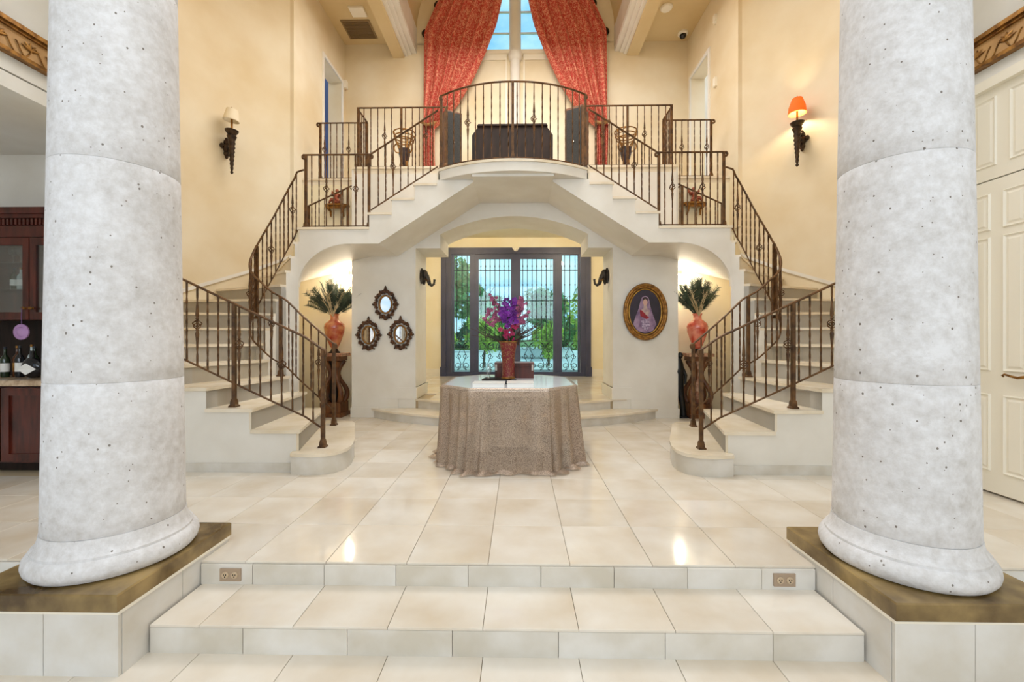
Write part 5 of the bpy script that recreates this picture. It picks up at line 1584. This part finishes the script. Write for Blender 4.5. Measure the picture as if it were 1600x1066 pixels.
# ------------------------------------------------------------------ ceiling and wall devices
vt = thing('air_vent', (-3.09, 8.3, ZC - 0.03), 'brown square air return grille in the upper left ceiling', 'vent')
MB().box(-3.36, -2.80, 8.06, 8.56, ZC - 0.02, ZC).build('frame', mat('vent_brown', '#8a7350', None, rough=0.6), vt)
for k in range(14):
    MB().box(-3.33, -2.83, 8.09 + 0.033 * k, 8.108 + 0.033 * k, ZC - 0.03, ZC - 0.02).build('slat', mat('vent_slat', '#7a6444', None, rough=0.6), vt)
MB().cbox(-0.14, 0.14, -0.12, 0.12, -0.04, 0.0, 0.01).xf(Matrix.Translation((-2.93, 7.84, ZC)) @ Matrix.Rotation(pi, 4, 'X') @ Matrix.Translation((0, 0, 0.04))).build('ceiling_speaker', M_TRIMW, None, label='small cream square box on the ceiling in front of the brown vent', cat='speaker')
MB().lathe([(0.11, 0), (0.11, -0.02), (0.09, -0.04), (0.02, -0.045)], 24, (2.80, 7.85, ZC)).build('smoke_detector', M_TRIMW, None, 40, label='round white smoke detector on the upper right ceiling', cat='detector')
sc_ = thing('security_camera', (3.36, 8.52, ZC - 0.12), 'white dome security camera in the upper right ceiling corner', 'camera')
MB().lathe([(0.10, 0), (0.10, -0.03), (0.08, -0.05)], 20, (3.36, 8.52, ZC)).build('housing', M_TRIMW, sc_, 40)
MB().ball((3.36, 8.51, ZC - 0.06), 0.065, 14, 10).build('lens_dome', mat('black_gloss', '#101012', None, rough=0.1), sc_, 60)
MB().box(3.505, 3.55, 7.46, 7.53, 6.80, 6.92).box(3.515, 3.55, 7.475, 7.515, 6.76, 6.80).build('motion_sensor', M_TRIMW, None, label='small white sensor high on the upper right wall', cat='sensor')
MB().box(3.51, 3.55, 7.46, 7.54, 5.66, 5.82).ball((3.51, 7.5, 5.69), 0.02, 8, 6).build('thermostat', M_TRIMW, None, label='small white wall control beside the upper right doorway', cat='thermostat')
MB().box(-3.55, -3.48, 8.66, 8.74, 6.40, 6.56).build('corner_sensor', M_TRIMW, None, label='small white sensor beside the upper left doorway', cat='sensor')

# ------------------------------------------------------------------ bar cabinet at the far left
cb = thing('bar_cabinet', (-4.75, 4.1, 0), 'dark cherry base cabinet with stone counter at the far left edge', 'cabinet')
MB().box(-5.4, -4.14, 3.86, 4.35, 0.08, 0.80).build('body', M_CHERRY, cb)
MB().box(-5.4, -4.14, 3.90, 4.35, 0.0, 0.08).build('toe_kick', M_DARKWOOD, cb)
for (a, b) in ((-5.38, -4.72), (-4.70, -4.16)):
    dr = MB().box(a, b, 3.835, 3.86, 0.10, 0.78).build('door', M_CHERRY, cb)
    mb = MB().box(a, a + 0.07, 3.82, 3.835, 0.10, 0.78).box(b - 0.07, b, 3.82, 3.835, 0.10, 0.78).box(a + 0.07, b - 0.07, 3.82, 3.835, 0.10, 0.17).box(a + 0.07, b - 0.07, 3.82, 3.835, 0.71, 0.78)
    mb.build('door_frame', M_CHERRY, dr)
MB().cbox(-5.42, -4.12, 3.81, 4.36, 0.80, 0.85, 0.008).build('counter', mat('granite_tan', '#cbb295', '#9c8265', 18, 0.25), cb)
MB().box(-5.4, -4.2, 4.335, 4.355, 0.85, 1.42).build('backsplash', M_DARKWOOD, cb)
up = thing('glazed_cabinet', (-4.75, 4.2, 1.42), 'dark cherry glazed wall cabinet with dentil cornice at the far left edge', 'cabinet')
MB().box(-5.4, -4.16, 4.33, 4.355, 1.42, 2.40).box(-5.4, -5.37, 4.03, 4.35, 1.42, 2.40).box(-4.19, -4.16, 4.03, 4.35, 1.42, 2.40).box(-5.4, -4.16, 4.03, 4.35, 1.42, 1.45).box(-5.4, -4.16, 4.03, 4.35, 2.2, 2.40).build('body', M_CHERRY, up)
for z in (1.72, 1.98):
    MB().box(-5.36, -4.2, 4.08, 4.33, z, z + 0.012).build('shelf', M_CLEAR, up)
MB().box(-5.43, -4.13, 3.97, 4.355, 2.44, 2.50).box(-5.42, -4.14, 3.99, 4.355, 2.40, 2.44).box(-5.41, -4.15, 4.01, 4.03, 2.22, 2.33).build('cornice', M_CHERRY, up)
for k in range(31):
    x = -5.39 + 0.04 * k
    MB().box(x, x + 0.022, 3.995, 4.012, 2.335, 2.395).build('dentil', M_CHERRY, up)
for (a, b) in ((-5.38, -4.655), (-4.645, -4.18)):
    mb = MB().box(a, a + 0.06, 4.0, 4.03, 1.42, 2.21).box(b - 0.06, b, 4.0, 4.03, 1.42, 2.21).box(a + 0.06, b - 0.06, 4.0, 4.03, 1.42, 1.49).box(a + 0.06, b - 0.06, 4.0, 4.03, 2.14, 2.21)
    dr = mb.build('door', M_CHERRY, up)
    MB().box(a + 0.06, b - 0.06, 4.012, 4.018, 1.49, 2.14).build('pane', M_CLEAR, dr)
    kx = b - 0.03 if b < -4.6 else a + 0.03
    MB().lathe([(0.012, 0), (0.008, 0.012), (0.016, 0.022), (0.012, 0.03)], 12).xf(Matrix.Translation((kx, 4.0, 1.53)) @ Matrix.Rotation(radians(90), 4, 'X')).build('knob', M_GOLD, dr, 50)
rnd = random.Random(5)
BOT = [mat('bottle_green', '#24321f', None, rough=0.1), mat('bottle_amber', '#4f2a12', None, rough=0.1), mat('bottle_dark', '#17161a', None, rough=0.1), mat('bottle_clear', '#b9c2c2', None, rough=0.08)]
def bottle(x, y, z, h, r, k, label, group):
    t = thing('bottle', (x, y, z), label, 'bottle', group)
    MB().lathe([(r * 0.9, 0), (r, 0.01), (r, h * 0.58), (r * 0.8, h * 0.66), (r * 0.34, h * 0.74), (r * 0.32, h * 0.93)], 14, (x, y, z)).build('glass', BOT[k], t, 50)
    MB().lathe([(r * 0.38, h * 0.93), (r * 0.38, h), (r * 0.3, h * 1.005)], 10, (x, y, z)).build('cap', M_GOLD if k % 2 else M_IRONDK, t, 50)
    MB().lathe([(r * 1.01, h * 0.18), (r * 1.01, h * 0.46)], 14, (x, y, z), cap=False).build('label_band', M_PAPER if k != 1 else M_GOLD, t, 50)
xs = [-5.06, -4.985, -4.91, -4.835, -4.76, -4.685, -4.61]
for i, x in enumerate(xs):
    nm = ('leftmost', 'second from left', 'third from left', 'fourth from left', 'fifth from left', 'sixth from left', 'rightmost')[i]
    bottle(x, 4.14 + 0.04 * (i % 2), 0.85, rnd.uniform(0.26, 0.33), 0.034, i % 4, 'bottle on the bar counter, %s in the row' % nm, 'bottles on the bar counter')
for i, x in enumerate((-5.04, -4.97, -4.90, -4.83)):
    nm = ('leftmost', 'second from left', 'third from left', 'rightmost')[i]
    bottle(x, 4.2, 1.732, 0.22, 0.03, (i * 3) % 4, 'bottle behind the cabinet glass on the middle shelf, %s' % nm, 'bottles in the wall cabinet')
for i, x in enumerate((-5.05, -4.97, -4.89, -4.81)):
    nm = ('leftmost', 'second from left', 'third from left', 'rightmost')[i]
    MB().lathe([(0.028, 0), (0.03, 0.004), (0.005, 0.012), (0.004, 0.07), (0.03, 0.10), (0.036, 0.14), (0.03, 0.18)], 14, (x, 4.2, 1.992), cap=False).build('wine_glass', M_CLEAR, None, 50, label='wine glass on the top shelf of the wall cabinet, %s' % nm, cat='glass', group='glasses in the wall cabinet')
# oval bottle with a pale label and the pink medallion hanging from the cabinet knob
ob = thing('round_flask', (-4.62, 4.0, 0.85), 'round dark flask with a pale diamond label at the front of the bar counter', 'bottle')
MB().ball((-4.62, 4.0, 0.955), 0.10, 18, 12, (1, 0.45, 1)).tube([(-4.62, 4.0, 1.04), (-4.62, 4.0, 1.12)], 0.018, 10).build('body', BOT[2], ob, 60)
MB().add([(-4.715, 3.952, 0.945), (-4.62, 3.945, 0.89), (-4.525, 3.952, 0.945), (-4.62, 3.945, 1.0)], [(0, 1, 2, 3)]).build('label', M_PAPER, ob)
md = thing('pink_medallion', (-4.70, 3.97, 1.22), 'round pink medallion hanging from the wall cabinet knob', 'ornament')
MB().lathe([(0.075, 0), (0.075, 0.012), (0.05, 0.018), (0.045, 0.012), (0.03, 0.02), (0.01, 0.022)], 24).xf(Matrix.Translation((-4.70, 3.985, 1.30)) @ Matrix.Rotation(radians(90), 4, 'X')).build('disc', mat('pink_glass', '#b088b8', '#8a5f94', 6, 0.2), md, 40)
MB().tube([(-4.70, 3.98, 1.37), (-4.69, 3.97, 1.45), (-4.685, 3.97, 1.53)], 0.004, 5).build('cord', mat('cord_purple', '#5b3d6b', None), md)
